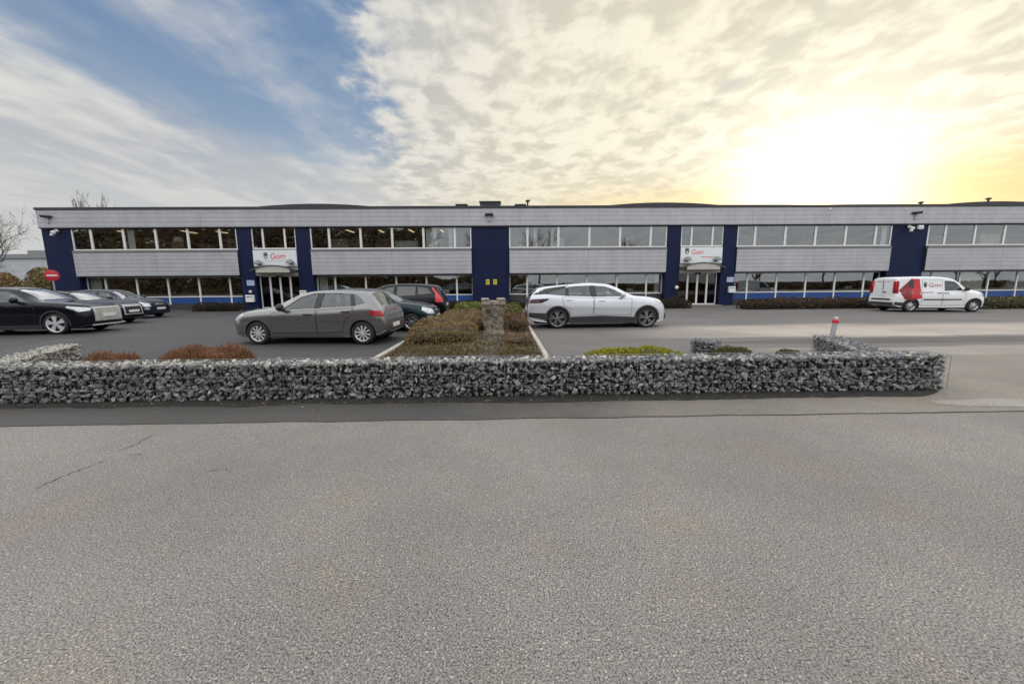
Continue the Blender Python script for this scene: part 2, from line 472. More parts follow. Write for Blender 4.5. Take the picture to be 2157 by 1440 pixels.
M['asph_park'] = asphalt('dark_parking_asphalt', (0.047, 0.047, 0.049), 45, 0.25, speck=0.10, rough=0.75, bump_s=0.25)
M['asph_drive'] = asphalt('driveway_asphalt_painted_sheen', (0.118, 0.111, 0.104), 45, 0.25, speck=0.12, rough=0.74, bands=sheen_bands, bump_s=0.25)
sheet('car_park', [(-70, 8.2), (0.9, 8.2), (0.9, 27.4), (-70, 27.4)], 0.0, M['asph_park'])
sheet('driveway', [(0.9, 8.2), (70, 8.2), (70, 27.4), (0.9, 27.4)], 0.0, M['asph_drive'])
# long drainage channel across the driveway
M['channel'] = asphalt('channel_concrete', (0.085, 0.08, 0.076), 40, 0.2, speck=0.0, bump_s=0.2)
mb = MB()
rows = []
for i in range(61):
    x = 5.2 + (62 - 5.2) * i / 60
    yy = 10.15 + 0.012 * x + 0.10 * math.sin(x * 0.16)
    hw = 0.42 * min(1, (x - 5.2) / 3 + .1)
    rows.append([(x, yy - hw, 0.004), (x, yy + hw, 0.004)])
mb.grid(rows); tag(mb.build('drain_channel', M['channel']), kind='structure')
# pale sandy patch by the gutter
M['sand'] = asphalt('pale_sand_wash', (0.25, 0.23, 0.20), 60, 0.3, speck=0.2, bump_s=0.2)
def blob(name, cx, cy, rx, ry, z, mat, seed, n=60):
    pts = []
    for i in range(n):
        t = 2 * math.pi * i / n; k = 1 + 0.35 * noise.noise(Vector((math.cos(t) * 1.4, math.sin(t) * 1.4, seed)))
        pts.append((cx + rx * k * math.cos(t), cy + ry * k * math.sin(t)))
    return sheet(name, pts, z, mat)
blob('sand_patch', 6.55, 4.86, 0.95, 0.17, 0.008, M['sand'], 3.0)
# earth and moss along the gabion foot, blackened for the wall's contact shadow
M['soil'] = plain('damp_soil', (0.050, 0.040, 0.028), 0.95, var=0.5, scale=9)
M['soil_and_shade'] = plain('black_soil_and_wall_shade', (0.016, 0.015, 0.011), 0.95, var=0.6, scale=7)
fr2 = wavy(-20, 5.85, 5.17, 0.07, 300, 5.0)
sheet('soil', fr2 + [(6.1, 5.27), (6.3, 5.38), (6.40, 5.5), (6.42, 5.9), (-20, 5.9)], 0.008, M['soil_and_shade'])

# ------------------------------------------------------------------ foliage helpers
def leaf(mb, p, n, size, rnd, mi=0, asp=0.55):
    a = n.orthogonal().normalized(); a = Matrix.Rotation(rnd.uniform(0, 6.28), 3, n) @ a; b = n.cross(a)
    s = size * rnd.uniform(0.6, 1.3)
    mb.add([p - a * s * .5, p + b * s * asp * .5, p + a * s * .5, p - b * s * asp * .5], [(0, 1, 2, 3)], mi)

def clipped_hedge(mb, x0, x1, y0, y1, h, n, size, rnd, ux=0.06, rounding=0.25, tw=1.0, upright=0.4):
    """leaves through the outer shell of a rounded box; top undulates"""
    for _ in range(n):
        # choose a face by area
        A = [(x1 - x0) * (y1 - y0), (x1 - x0) * h, (x1 - x0) * h * .4, (y1 - y0) * h, (y1 - y0) * h]
        r = rnd.uniform(0, sum(A)); k = 0
        while r > A[k]: r -= A[k]; k += 1
        u, v = rnd.random(), rnd.random(); dep = abs(rnd.gauss(0, 0.05))
        if k == 0: p = Vector((x0 + (x1 - x0) * u, y0 + (y1 - y0) * v, h - dep)); nr = Vector((0, 0, 1))
        elif k == 1: p = Vector((x0 + (x1 - x0) * u, y0 + dep, h * v)); nr = Vector((0, -1, 0))
        elif k == 2: p = Vector((x0 + (x1 - x0) * u, y1 - dep, h * v)); nr = Vector((0, 1, 0))
        elif k == 3: p = Vector((x0 + dep, y0 + (y1 - y0) * u, h * v)); nr = Vector((-1, 0, 0))
        else: p = Vector((x1 - dep, y0 + (y1 - y0) * u, h * v)); nr = Vector((1, 0, 0))
        # round the corners towards the middle
        cx, cy = (x0 + x1) / 2, (y0 + y1) / 2
        fx = (p.x - cx) / ((x1 - x0) / 2); fy = (p.y - cy) / ((y1 - y0) / 2); fz = p.z / h
        q = max(0, abs(fx) ** 4 + abs(fy) ** 4 + abs(fz) ** 4 - 1) * rounding * 0.25
        p.x = cx + (p.x - cx) * (1 - q * .25); p.y = cy + (p.y - cy) * (1 - q * .25); p.z *= (1 - q)
        nz = noise.noise(Vector((p.x * 1.6, p.y * 1.6, h))) ; n2 = noise.noise(Vector((p.x * 5, p.y * 5, p.z * 5)))
        p.z *= 1 + 0.14 * nz + 0.08 * n2
        p += nr * (ux * n2 + ux * nz)
        d = (nr + Vector((rnd.gauss(0, .6), rnd.gauss(0, .6), rnd.gauss(0, .6)))).normalized()
        leaf(mb, p, d, size, rnd, rnd.choice((0, 0, 1)) if tw else 0)

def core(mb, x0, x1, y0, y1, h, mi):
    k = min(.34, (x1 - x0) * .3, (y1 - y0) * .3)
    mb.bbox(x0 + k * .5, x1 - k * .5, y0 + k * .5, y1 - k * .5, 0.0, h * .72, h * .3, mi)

def sprigs(mb, cx, cy, rx, ry, h, n, rnd, mi=0, size=0.05):
    """mounded heather: thin upright sprigs"""
    for _ in range(n):
        t = rnd.uniform(0, 6.283); r = math.sqrt(rnd.random())
        x, y = cx + rx * r * math.cos(t), cy + ry * r * math.sin(t)
        lump = 0.78 + 0.30 * noise.noise(Vector((x * 3.2, y * 3.2, 2.0)))
        hh = h * math.sqrt(max(0.05, 1 - r ** 3)) * lump * rnd.uniform(0.75, 1.08)
        lean = Vector((math.cos(t) * r * .35 + rnd.gauss(0, .16), math.sin(t) * r * .35 + rnd.gauss(0, .16), 1)).normalized()
        b = Vector((x, y, hh * rnd.uniform(0.0, .55))); e = b + lean * (hh - b.z)
        wv = lean.cross(Vector((rnd.gauss(0, 1), rnd.gauss(0, 1), .1))).normalized() * size * .16
        mb.add([b - wv, b + wv, e + wv * .4, e - wv * .4], [(0, 1, 2, 3)], mi)
        for q in range(2):
            m_ = b.lerp(e, rnd.uniform(.45, 1.0))
            leaf(mb, m_, Vector((rnd.gauss(0, 1), rnd.gauss(0, 1), rnd.gauss(0, .5))).normalized(), size, rnd, mi, 0.35)

M['heather'] = leafy('rust_heather', [(0.13, 0.055, 0.028), (0.24, 0.115, 0.060), (0.35, 0.19, 0.11), (0.19, 0.085, 0.043)])
M['yellow_leaf'] = leafy('yellow_green_leaf', [(0.15, 0.17, 0.012), (0.32, 0.32, 0.02), (0.46, 0.40, 0.03), (0.19, 0.22, 0.02)])
M['brown_leaf'] = leafy('winter_brown_leaf', [(0.11, 0.075, 0.03), (0.20, 0.14, 0.058), (0.30, 0.205, 0.10), (0.17, 0.12, 0.05)])
M['olive_leaf'] = leafy('olive_leaf', [(0.07, 0.075, 0.02), (0.12, 0.115, 0.035), (0.17, 0.14, 0.05)])
M['red_leaf'] = leafy('red_brown_leaf', [(0.075, 0.028, 0.017), (0.13, 0.055, 0.03), (0.19, 0.09, 0.05)])
M['green_leaf'] = leafy('bright_green_leaf', [(0.085, 0.12, 0.015), (0.16, 0.20, 0.025), (0.24, 0.26, 0.05)])
M['dark_leaf'] = leafy('dark_brown_green_leaf', [(0.020, 0.020, 0.010), (0.035, 0.030, 0.014), (0.055, 0.035, 0.02)])
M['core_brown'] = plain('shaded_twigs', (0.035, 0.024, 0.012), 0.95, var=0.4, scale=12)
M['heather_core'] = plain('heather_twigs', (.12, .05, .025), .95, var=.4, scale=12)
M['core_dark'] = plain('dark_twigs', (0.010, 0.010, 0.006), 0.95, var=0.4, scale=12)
M['moss'] = leafy('moss_blade', [(0.075, 0.062, 0.018), (0.13, 0.095, 0.035), (0.17, 0.115, 0.055), (0.08, 0.085, 0.02)])
M['kerb'] = plain('pale_kerb_concrete', (0.40, 0.36, 0.31), 0.85, var=0.2, scale=5)
M['bark'] = plain('grey_bark', (0.11, 0.09, 0.075), 0.9, var=0.3, scale=8)


# ------------------------------------------------------------------ the long two-storey building
FY = 27.5                      # facade plane
bld = thing('office_building', 'long two storey office building with silver ribbed cladding, navy pillars and window bands', 'building', (0, FY, 0))
XL, XR = -30.95, 60.0
Z_CAP1, Z_CAP0, Z_FAS0, Z_W1, Z_W0, Z_SILL, Z_CL0 = 6.84, 6.69, 5.55, 5.47, 4.10, 3.90, 2.31
REC = 0.60
BAYS = [(-28.98, -18.05), (-13.12, -2.19), (0.41, 11.34), (16.27, 27.21), (29.80, 40.73)]
ENTS = [(-17.06, -14.11), (12.33, 15.28)]
WIDE = [(-30.95, -28.98), (-2.19, 0.41), (27.21, 29.80)]
SMALL = [(-18.05, -17.06), (-14.11, -13.12), (11.34, 12.33), (15.28, 16.27), (40.73, 41.72)]

def ribs(mb, x0, x1, z0, z1, y, pitch=0.275, depth=0.009, mi=0):
    n = max(1, round((z1 - z0) / pitch)); p = (z1 - z0) / n
    prof = []
    for i in range(n):
        a = z0 + i * p
        prof += [(y, a + 0.012), (y - 0.004, a + p * 0.5), (y, a + p - 0.014), (y + depth, a + p - 0.006), (y + depth, a + p + 0.006)]
    prof = [(y + depth, z0)] + prof[:-1] + [(y + depth, z1)]
    mb.grid([[(x0, a, b) for a, b in prof], [(x1, a, b) for a, b in prof]], mi)

def sheets(x0, x1, wdt):
    n = max(1, round((x1 - x0) / wdt)); s = (x1 - x0) / n
    return [(x0 + i * s + 0.006, x0 + (i + 1) * s - 0.006) for i in range(n)]

# fascia, lower cladding, cap
mb = MB()
for a, b in sheets(XL, XR, 5.5): ribs(mb, a, b, Z_FAS0, Z_CAP0, 0.0)
mb.build('fascia_cladding', M['cladding'], bld)
for a, b in BAYS + [(41.72, XR)]:
    mb = MB()
    for c, d in sheets(a, b, 5.5): ribs(mb, c, d, Z_CL0 + 0.03, Z_SILL, 0.0)
    mb.build('spandrel_cladding', M['cladding'], bld)
    mb = MB(); mb.box(a, b, -0.03, 0.10, Z_SILL + 0.003, Z_W0 - 0.05); mb.build('window_sill', plain('sill_grey', (0.16, 0.16, 0.17), 0.5), bld) if a == BAYS[0][0] else mb.build('window_sill', bpy.data.materials['sill_grey'], bld)
mb = MB()
mb.box(XL - 0.03, XR, -0.06, 0.42, Z_CAP0 + 0.002, Z_CAP1)
mb.box(XL, XR, -0.012, 0.03, Z_FAS0 - 0.035, Z_FAS0 - 0.002)
mb.build('parapet_cap', M['roof_dark'], bld)
# structure behind: roof slab, floor slab, spandrel backing, end walls, partitions
mb = MB()
mb.box(XL, XR, 0.05, 25, 5.60, 6.55)
mb.build('roof', M['roof_dark'], bld)
mb = MB()
mb.box(XL, XR, 0.12, 0.30, Z_FAS0 - 0.10, 5.598)
for a, b in BAYS + [(41.72, XR)]:
    mb.box(a, b, 0.05, 6.0, Z_CL0, Z_SILL - 0.06)
for a, b in ENTS: mb.box(a, b, 0.50, 6.0, 2.9, Z_SILL - 0.06)
mb.build('floor_slab', M['dark_trim'], bld)
mb = MB()
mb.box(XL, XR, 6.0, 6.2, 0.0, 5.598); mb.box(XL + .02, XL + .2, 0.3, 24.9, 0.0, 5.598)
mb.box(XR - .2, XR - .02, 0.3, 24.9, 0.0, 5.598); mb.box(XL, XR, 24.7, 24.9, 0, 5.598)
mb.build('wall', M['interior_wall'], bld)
mb = MB()
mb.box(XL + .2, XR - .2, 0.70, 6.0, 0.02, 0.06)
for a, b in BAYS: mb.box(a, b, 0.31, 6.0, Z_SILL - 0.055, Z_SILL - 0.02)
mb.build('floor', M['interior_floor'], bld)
mb = MB()
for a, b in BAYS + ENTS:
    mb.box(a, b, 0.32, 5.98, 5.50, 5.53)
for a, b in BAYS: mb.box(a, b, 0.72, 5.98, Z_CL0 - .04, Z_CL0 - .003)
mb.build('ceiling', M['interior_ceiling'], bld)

# navy pillars: vertical trapezoid ribs
def vribs(mb, x0, x1, z0, z1, y, pitch=0.20, depth=0.012):
    n = max(2, round((x1 - x0) / pitch)); p = (x1 - x0) / n; prof = []
    for i in range(n):
        a = x0 + i * p
        prof += [(a, y), (a + p * .62, y), (a + p * .72, y + depth), (a + p * .90, y + depth)]
    prof.append((x1, y))
    mb.grid([[(a, b, z1) for a, b in prof], [(a, b, z0) for a, b in prof]])
for a, b in WIDE + SMALL:
    mb = MB(); y = 0.10 if b - a < 1.5 else 0.16
    vribs(mb, a, b, 0.0, Z_FAS0, y)
    mb.box(a, a + 0.004, y, 1.2, 0, Z_FAS0); mb.box(b - 0.004, b, y, 1.2, 0, Z_FAS0)
    mb.box(a + .01, b - .01, 0.9, 6.0, 0, Z_FAS0)
    mb.build('pillar', M['navy'], bld)

# windows: frame + pane
def window(x0, x1, z0, z1, y, side=0.075, top=0.06, bot=0.09, parent=None, fm='white_frame', gm='win_glass', name='window', dep=0.07):
    mb = MB()
    mb.box(x0, x0 + side, y, y + dep, z0, z1); mb.box(x1 - side, x1, y, y + dep, z0, z1)
    mb.box(x0 + side, x1 - side, y + .003, y + dep, z1 - top, z1); mb.box(x0 + side, x1 - side, y + .003, y + dep, z0, z0 + bot)
    f = mb.build(name, M[fm], parent)
    g = MB(); yy = y + dep * .6
    g.quad((x0 + side, yy, z0 + bot), (x1 - side, yy, z0 + bot), (x1 - side, yy, z1 - top), (x0 + side, yy, z1 - top))
    g.build('pane', M[gm], f)
    return f
M['brown_frame'] = plain('dark_brown_frame', (0.16, 0.14, 0.12), 0.5)
for bi, (a, b) in enumerate(BAYS):
    cuts = [a] + [a + 1.26 + 2.135 * i for i in range(5)] + [b]
    for i in range(6):
        window(cuts[i], cuts[i + 1], Z_W0 - 0.05, Z_W1 + 0.05, 0.12, parent=bld)
        window(cuts[i], cuts[i + 1], 0.86, 2.28, REC, side=0.06, bot=0.07, parent=bld)
    # panel strip under the ground floor windows with white posts
    mb = MB(); mb.box(a, b, REC + .02, REC + .10, 0.42, 0.86); mb.build('blue_base_panel', M['blue_panel'] if bi != 2 else M['dark_trim'], bld)
    mb = MB(); mb.box(a, b, REC + .03, REC + .2, 0.0, 0.42); mb.build('plinth', M['dark_trim'], bld)
    for c in cuts[1:-1]:
        mb = MB(); mb.box(c - 0.05, c + 0.05, REC - .012, REC + .02, 0.36, 0.86); mb.build('post', M['white_frame'], bld)
    # partitions, ceiling lamps and furniture in the rooms
    rnd = random.Random(40 + bi)
    for c in rnd.sample(cuts[1:-1], 2):
        mb = MB(); mb.box(c - .05, c + .05, 0.72, 6.0, 0.06, Z_CL0 - .04); mb.build('partition', M['interior_wall'], bld)
    for c in rnd.sample(cuts[1:-1], 2):
        mb = MB(); mb.box(c - .05, c + .05, 0.33, 6.0, Z_SILL, 5.50); mb.build('partition', M['interior_wall'], bld)
    for lv, zf, y0 in ((0, 0.06, 0.9), (1, Z_SILL - .02, 0.5)):
        x = a + .3
        while x < b - 1.2:
            ww = rnd.uniform(.5, 1.7); hh = rnd.uniform(.7, 1.15); yy = y0 + rnd.uniform(0, 1.5)
            fm = MB(); fm.bbox(x, min(b - .1, x + ww), yy, yy + .6, zf, zf + hh, .02)
            fm.build('cabinet', M['furniture'] if rnd.random() < .7 else M['pale_furniture'], bld)
            if rnd.random() < .6:
                fm = MB(); fm.bbox(x + .1, x + .1 + min(ww, .5), yy + .1, yy + .3, zf + hh + .002, zf + hh + rnd.uniform(.12, .4), .02)
                fm.build('carton', M['furniture'] if rnd.random() < .4 else M['pale_furniture'], bld)
            x += ww + rnd.uniform(.1, .8)
        for k in range(2):
            fm = MB(); x = rnd.uniform(a + .3, b - 1.3); fm.bbox(x, x + rnd.uniform(.6, 1.4), 5.3, 5.95, zf, zf + rnd.uniform(1.0, 1.3), .02)
            fm.build('shelf_unit', M['furniture'], bld)
    if bi < 2:
        for k in range(4):
            mb = MB(); x = a + 2.0 + k * 2.2
            mb.box(x, x + .12, 1.2 + .3 * (k % 2), 2.6, 5.45, 5.49); mb.build('ceiling_lamp', M['lit_tube'], bld)
# a few drawn blinds behind the panes
def blind(x0, x1, z0, z1, y):
    mb = MB(); n = max(2, int((x1 - x0) / .11)); rows = [[], []]
    for i in range(n + 1):
        x = x0 + (x1 - x0) * i / n
        rows[0].append((x, y + (.02 if i % 2 else -.02), z0)); rows[1].append((x, y + (.02 if i % 2 else -.02), z1))
    mb.grid(rows); mb.build('blind', M['blind'], bld)
blind(-25.4, -24.95, 4.12, 5.45, 0.26); blind(-28.85, -28.1, 0.92, 2.2, 0.74); blind(-13.0, -12.45, 0.92, 2.2, 0.74)
blind(-5.30, -4.55, 4.12, 5.45, 0.26); blind(-3.75, -3.5, 4.12, 5.45, 0.26); blind(2.1, 2.35, 4.12, 5.45, 0.26); blind(3.3, 3.5, 4.12, 5.45, .26)
blind(10.85, 11.25, 0.92, 2.2, .74); blind(31.2, 33.0, 0.92, 2.2, .74); blind(33.4, 35.1, 0.92, 2.2, .74); blind(26.6, 27.0, 4.12, 5.45, .26)

for ei, (a, b) in enumerate(ENTS):
    cuts = [a, a + .74, b - .74, b]
    for i in range(3): window(cuts[i], cuts[i + 1], Z_W0 - 0.02, Z_W1 + .05, 0.12, parent=bld, side=.06)
    # frieze over the doors and arched canopy front
    mb = MB(); mb.box(a, b, 0.16, 0.5, 2.31, 2.97); mb.build('door_frieze', M['grey_render'], bld)
    mb = MB()
    c = (a + b) / 2; hw = (b - a) / 2 + (.03 if ei == 0 else .06); n = 24; z0 = 2.64
    outer = [(c + hw * (2 * i / n - 1), z0 + 0.36 * (1 - (2 * i / n - 1) ** 2)) for i in range(n + 1)]
    inner = [(x, z - 0.07) for x, z in outer]
    mb.grid([[(x, -0.42, z) for x, z in outer], [(x, 0.155, z) for x, z in outer], [(x, 0.155, z) for x, z in inner], [(x, -0.42, z) for x, z in inner], [(x, -0.42, z) for x, z in outer]])
    cn = mb.build('canopy', plain('canopy_grey', (0.085, 0.085, 0.075), 0.5) if ei == 0 else bpy.data.materials['canopy_grey'], bld, smooth=40)
    mb = MB()
    top = [(x, z - .072) for x, z in outer]
    mid = [(x, z) for x, z in top if abs(x - c) < hw * .80]
    mb.prism([(mid[0][0], 2.50)] + mid + [(mid[-1][0], 2.50)], 'Y', -0.38, 0.155)
    mb.build('canopy_front', M['grey_render'], cn)
    # cream frame with four glazed leaves
    xs = [a + .08 + (b - a - .16) * k / 4 for k in range(5)]
    for k in range(4):
        window(xs[k] + .002, xs[k + 1] - .002, 0.04, 2.31, 0.42, side=.058, top=.07, bot=.09, parent=bld, gm='door_glass', name='door' if k in (1, 2) else 'side_light')
    mb = MB(); mb.bbox(c - .22, c + .22, 0.30, 0.42, 2.20, 2.32, .03); mb.build('door_sensor', M['black'], bld)
    mb = MB(); mb.bbox(a + .2, b - .2, 3.0, 3.6, .06, 1.0, .02); mb.build('counter', M['furniture'], bld)
    mb = MB(); mb.box(a + 1.2, b - .5, 3.9, 4.0, 1.2, 1.7); mb.build('notice_panel', M['red_paint'] if ei else M['pale_furniture'], bld)

# barrel roofs behind the parapet
for xc in (-15.9, 13.8, 43.2):
    mb = MB(); pr = [(xc + d, 8.40 - 0.24 * (d / 4.95) ** 2) for d in [x * .75 for x in range(-18, 19)]]
    mb.grid([[(x, 7.0, z) for x, z in pr], [(x, 24.0, z) for x, z in pr]])
    mb.grid([[(x, 7.0, 6.5) for x, z in pr], [(x, 7.0, z) for x, z in pr]])
    mb.build('barrel_roof', M['roof_dark'], bld, smooth=40)

# things on the roof
def roof_box(x0, x1, z1, label, g):
    t = thing('roof_unit', label, 'roof unit', ((x0 + x1) / 2, 30.4, 6.55), 0, g)
    h = z1 - 6.55; hw = (x1 - x0) / 2
    mb = MB(); mb.bbox(-hw * .92, hw * .92, -.4, .5, 0, h - .10, .02)
    for k in range(5): mb.box(-hw * .8, hw * .8, -.415, -.402, .12 + k * (h - .3) / 5, .12 + k * (h - .3) / 5 + .03)
    mb.build('housing', M['roof_dark'], t)
    mb = MB(); mb.bbox(-hw, hw, -.45, .55, h - .10, h, .02); mb.build('lid', M['dark_trim'], t)
    return t
roof_box(-3.50, -2.59, 7.46, 'low dark roof unit left of the tall one on the roof edge', 'units on the roof')
roof_box(-1.74, -0.13, 7.66, 'wide dark roof unit, tallest of the three above the middle pillar', 'units on the roof')
roof_box(0.88, 1.72, 7.44, 'low dark roof unit beside a small vent pipe', 'units on the roof')
def vent(x, z1, label):
    t = thing('roof_vent', label, 'vent', (x, 30.2, 6.55), 0, 'vent pipes on the roof')
    h = z1 - 6.55
    mb = MB(); mb.lathe([(.07, 0), (.07, h - .1)], 12); mb.build('pipe', M['dark_trim'], t, smooth=60)
    mb = MB(); mb.lathe([(.0, h - .14), (.16, h - .14), (.18, h - .06), (.05, h), (0, h)], 12); mb.build('cowl', M['roof_dark'], t, smooth=40)
vent(1.85, 7.78, 'small dark vent pipe standing by the low roof unit')
vent(31.7, 7.56, 'small dark vent pipe above the right navy pillar')
vent(36.9, 7.82, 'taller dark vent pipe on the far right of the roof')

# floodlights on the fascia
def floodlight(x, z, rz, label):
    t = thing('floodlight', label, 'floodlight', (x, FY, z), rz, 'floodlights on the fascia')
    mb = MB(); mb.bbox(-.06, .06, -.10, -.005, -.38, .02, .01); mb.build('bracket', M['cladding'], t)
    mb = MB()
    mb.prism([(-.30, .08), (-.26, .13), (-.05, .08), (-.05, -.02), (-.26, .01)], 'X', -.27, .27); mb.build('lamp_head', M['dark_trim'], t)
floodlight(-30.25, 6.20, R(35), 'dark floodlight at the left end of the fascia')
floodlight(-0.93, 6.20, 0, 'dark floodlight over the middle navy pillar')
floodlight(28.65, 6.20, R(-35), 'dark floodlight over the right navy pillar')

def camera_dome(x, z, label):
    t = thing('security_camera', label, 'security camera', (x, FY + .16, z), 0, 'white security cameras')
    mb = MB(); mb.bbox(-.09, .09, -.14, -.002, -.02, .16, .03); mb.tube([(0, -.08, .08), (0, -.28, .05)], .035, 8); mb.build('bracket', M['white_paint'], t)
    mb = MB(); mb.lathe([(0, -.22), (.08, -.20), (.13, -.12), (.14, -.04), (.12, .02), (0, .04)], 16, c=(0, -.30, 0)); mb.build('dome', M['white_paint'], t, smooth=60)
    mb = MB(); mb.bbox(-.16, -.02, -.42, -.24, -.30, -.17, .03); mb.build('lens_housing', M['white_paint'], t)
camera_dome(-29.85, 5.30, 'white security camera on the navy pillar at the left end')
camera_dome(28.35, 5.28, 'white security camera on the right navy pillar')
t = thing('junction_box', 'white box beside the camera on the right navy pillar', 'box', (29.15, FY + .16, 5.28))
mb = MB(); mb.bbox(-.2, .2, -.16, -.002, -.12, .16, .03); mb.build('housing', M['white_paint'], t)
mb = MB(); mb.bbox(-.21, .21, -.18, -.161, -.02, .0, .005); mb.tube([(-.2, -.06, .0), (-.5, -.04, .05), (-.8, -.02, 0)], .015, 6); mb.build('cable', M['galv'], t)

# entrance sign boards
def sign(a, b, z0, z1, y, label, kind):
    t = thing('entrance_sign', label, 'sign', (a, y, z0), 0, 'entrance signs')
    W_, H_ = b - a, z1 - z0
    mb = MB(); mb.bbox(0.01, W_ - 0.01, -.08, 0, 0, H_, .01); mb.build('board', M['white_board'], t)
    ex = (.86 if kind == 0 else .44); ez = H_ - .62 if kind == 0 else H_ - .50
    e = MB(); s = .36
    yy = -.082
    e.prism([(ex - .13, ez + s), (ex + .13, ez + s), (ex + .12, ez + .12), (ex, ez), (ex - .12, ez + .12)], 'Y', yy - .006, yy)
    e.prism([(ex - .13, ez + s + .02), (ex + .13, ez + s + .02), (ex + .15, ez + s + .06), (ex, ez + s + .10), (ex - .15, ez + s + .06)], 'Y', yy - .006, yy)
    e.prism([(ex - .05, ez + .08), (ex + .05, ez + .08), (ex + .05, ez + .24), (ex - .05, ez + .24)], 'Y', yy - .010, yy - .006, 1)
    e.build('emblem', [M['dark_trim'], M['white_board']], t)
    l = MB(); sz = .56 if kind == 0 else .46
    text_mesh(l, 'Gom', sz, xf=lambda x, yq, z: (ex + .28 + x * .92, yy - .004 - z * .4, ez + .02 + yq), shear=.12)
    l.build('lettering', M['red_letter'], t)
    if kind == 1:
        l = MB()
        for k, wd in enumerate((.30, .16, .24, .12, .2)):
            xx = ex + 1.0 + sum((.30, .16, .24, .12, .2)[:k]) + .04 * k
            l.box(xx, xx + wd, yy - .004, yy, ez - .20, ez - .15)
        l.build('small_print', M['red_letter'], t)
    else:
        l = MB(); l.box(ex - .2, W_ - .55, yy - .004, yy, ez - .13, ez - .105); l.build('rule_line', plain('grey_line', (.38, .42, .42)), t)
    return t
M['red_letter'] = plain('red_lettering', (0.62, 0.07, 0.06), 0.4)
sign(-17.06, -14.11, 2.93, 4.02, FY + .12, 'white sign with wide red Gom lettering over the left entrance', 0)
sign(12.33, 15.28, 2.93, 4.04, FY + .12, 'white sign with small red lettering and red print over the right entrance', 1)
def sign_lamp(x, z, label):
    t = thing('sign_lamp', label, 'lamp', (x, FY + .04, z), 0, 'dome lamps on the signs')
    mb = MB(); mb.lathe([(.26, 0), (.25, .10), (.17, .21), (.07, .26), (0, .27)], 20, c=(0, -.24, 0)); mb.lathe([(.26, 0), (0, -.02)], 20, c=(0, -.24, 0)); mb.build('shade', plain('lamp_grey', (.22, .24, .22), .5) if 'lamp_grey' not in bpy.data.materials else bpy.data.materials['lamp_grey'], t, smooth=50)
    mb = MB(); mb.tube([(0, -.24, .0), (0, -.1, -.05), (0, -.002, -.05)], .025, 6); mb.build('arm', M['dark_trim'], t)
sign_lamp(-16.62, 3.08, 'grey dome lamp at the left corner of the left sign')
sign_lamp(-14.48, 3.12, 'grey dome lamp at the right corner of the left sign')
sign_lamp(12.75, 3.14, 'grey dome lamp at the left corner of the right sign')
sign_lamp(14.82, 3.14, 'grey dome lamp at the right corner of the right sign')

# letter boxes, plates, lamps and stickers by the doors
def wall_plate(x, y, z, wd, h, mat, label, cat, name, dep=.03, line=None):
    t = thing(name, label, cat, (x, y, z))
    mb = MB(); mb.bbox(-wd / 2, wd / 2, -dep, -.002, -h / 2, h / 2, .008); mb.build('plate', mat, t)
    if line:
        mb = MB()
        for k in range(3): mb.box(-wd * .36, wd * (.34 - .1 * k), -dep - .003, -dep, h * (.2 - .22 * k), h * (.27 - .22 * k))
        mb.build('print', line, t)
    return t
def letter_box(x, y, z, wd, h, label):
    t = thing('letter_box', label, 'letter box', (x, y, z), 0, 'letter boxes by the doors')
    mb = MB(); mb.bbox(-wd / 2, wd / 2, -.22, -.002, 0, h, .03); mb.build('box', M['white_paint'], t)
    mb = MB(); mb.bbox(-wd * .4, wd * .4, -.235, -.221, h * .72, h * .8, .004); mb.build('slot', M['dark_trim'], t)
M['print_grey'] = plain('print_grey', (.22, .25, .34))
M['plate_blue'] = plain('pale_blue_plate', (.42, .50, .66), .4)
wall_plate(-17.42, FY + .10, 1.82, .52, .36, M['plate_blue'], 'pale blue information plate on the pillar left of the left door', 'plate', 'information_plate', line=M['print_grey'])
letter_box(-17.5, FY + .10, .50, .56, .50, 'white letter box on the pillar left of the left door')
letter_box(-13.85, FY + .10, .86, .42, .42, 'white letter box on the pillar right of the left door')
wall_plate(15.98, FY + .10, 1.80, .48, .34, M['plate_blue'], 'pale blue information plate on the pillar right of the right door', 'plate', 'information_plate', line=M['print_grey'])
letter_box(16.08, FY + .10, .88, .46, .44, 'white letter box on the pillar right of the right door')
def globe(x, z, r, label):
    t = thing('globe_lamp', label, 'lamp', (x, FY + .10, z), 0, 'white globe lamps')
    mb = MB(); mb.lathe([(r * math.sin(math.pi * k / 10), -r * math.cos(math.pi * k / 10)) for k in range(11)], 16, c=(0, -.2, 0)); mb.build('shade', M['white_paint'], t, smooth=180)
    mb = MB(); mb.tube([(0, -.2, 0), (0, -.002, .03)], .03, 6); mb.build('arm', M['dark_trim'], t)
globe(-17.38, 1.22, .10, 'small white globe lamp above the left letter box')
globe(12.12, 1.28, .13, 'small white globe lamp left of the right door')
for x, lb in ((-1.12, 'left one of the two yellow plates on the middle pillar'), (-0.60, 'right one of the two yellow plates on the middle pillar')):
    t = wall_plate(x, FY + .16, 1.76, .25, .36, M['yellow_plate'], lb, 'warning plate', 'warning_plate', line=M['dark_trim']); t['group'] = 'yellow plates on the pillar'
for k, (a, b) in enumerate(ENTS):
    t = thing('doorstep', ('pale concrete doorstep below the left glass door', 'pale concrete doorstep below the right glass door')[k], 'doorstep', ((a + b) / 2, FY, 0), 0, 'doorsteps')
    mb = MB(); mb.bbox(-1.47, 1.47, -.35, .42, 0, .05, .01); mb.build('slab', plain('step_concrete', (.22, .20, .18), .9) if k == 0 else bpy.data.materials['step_concrete'], t)


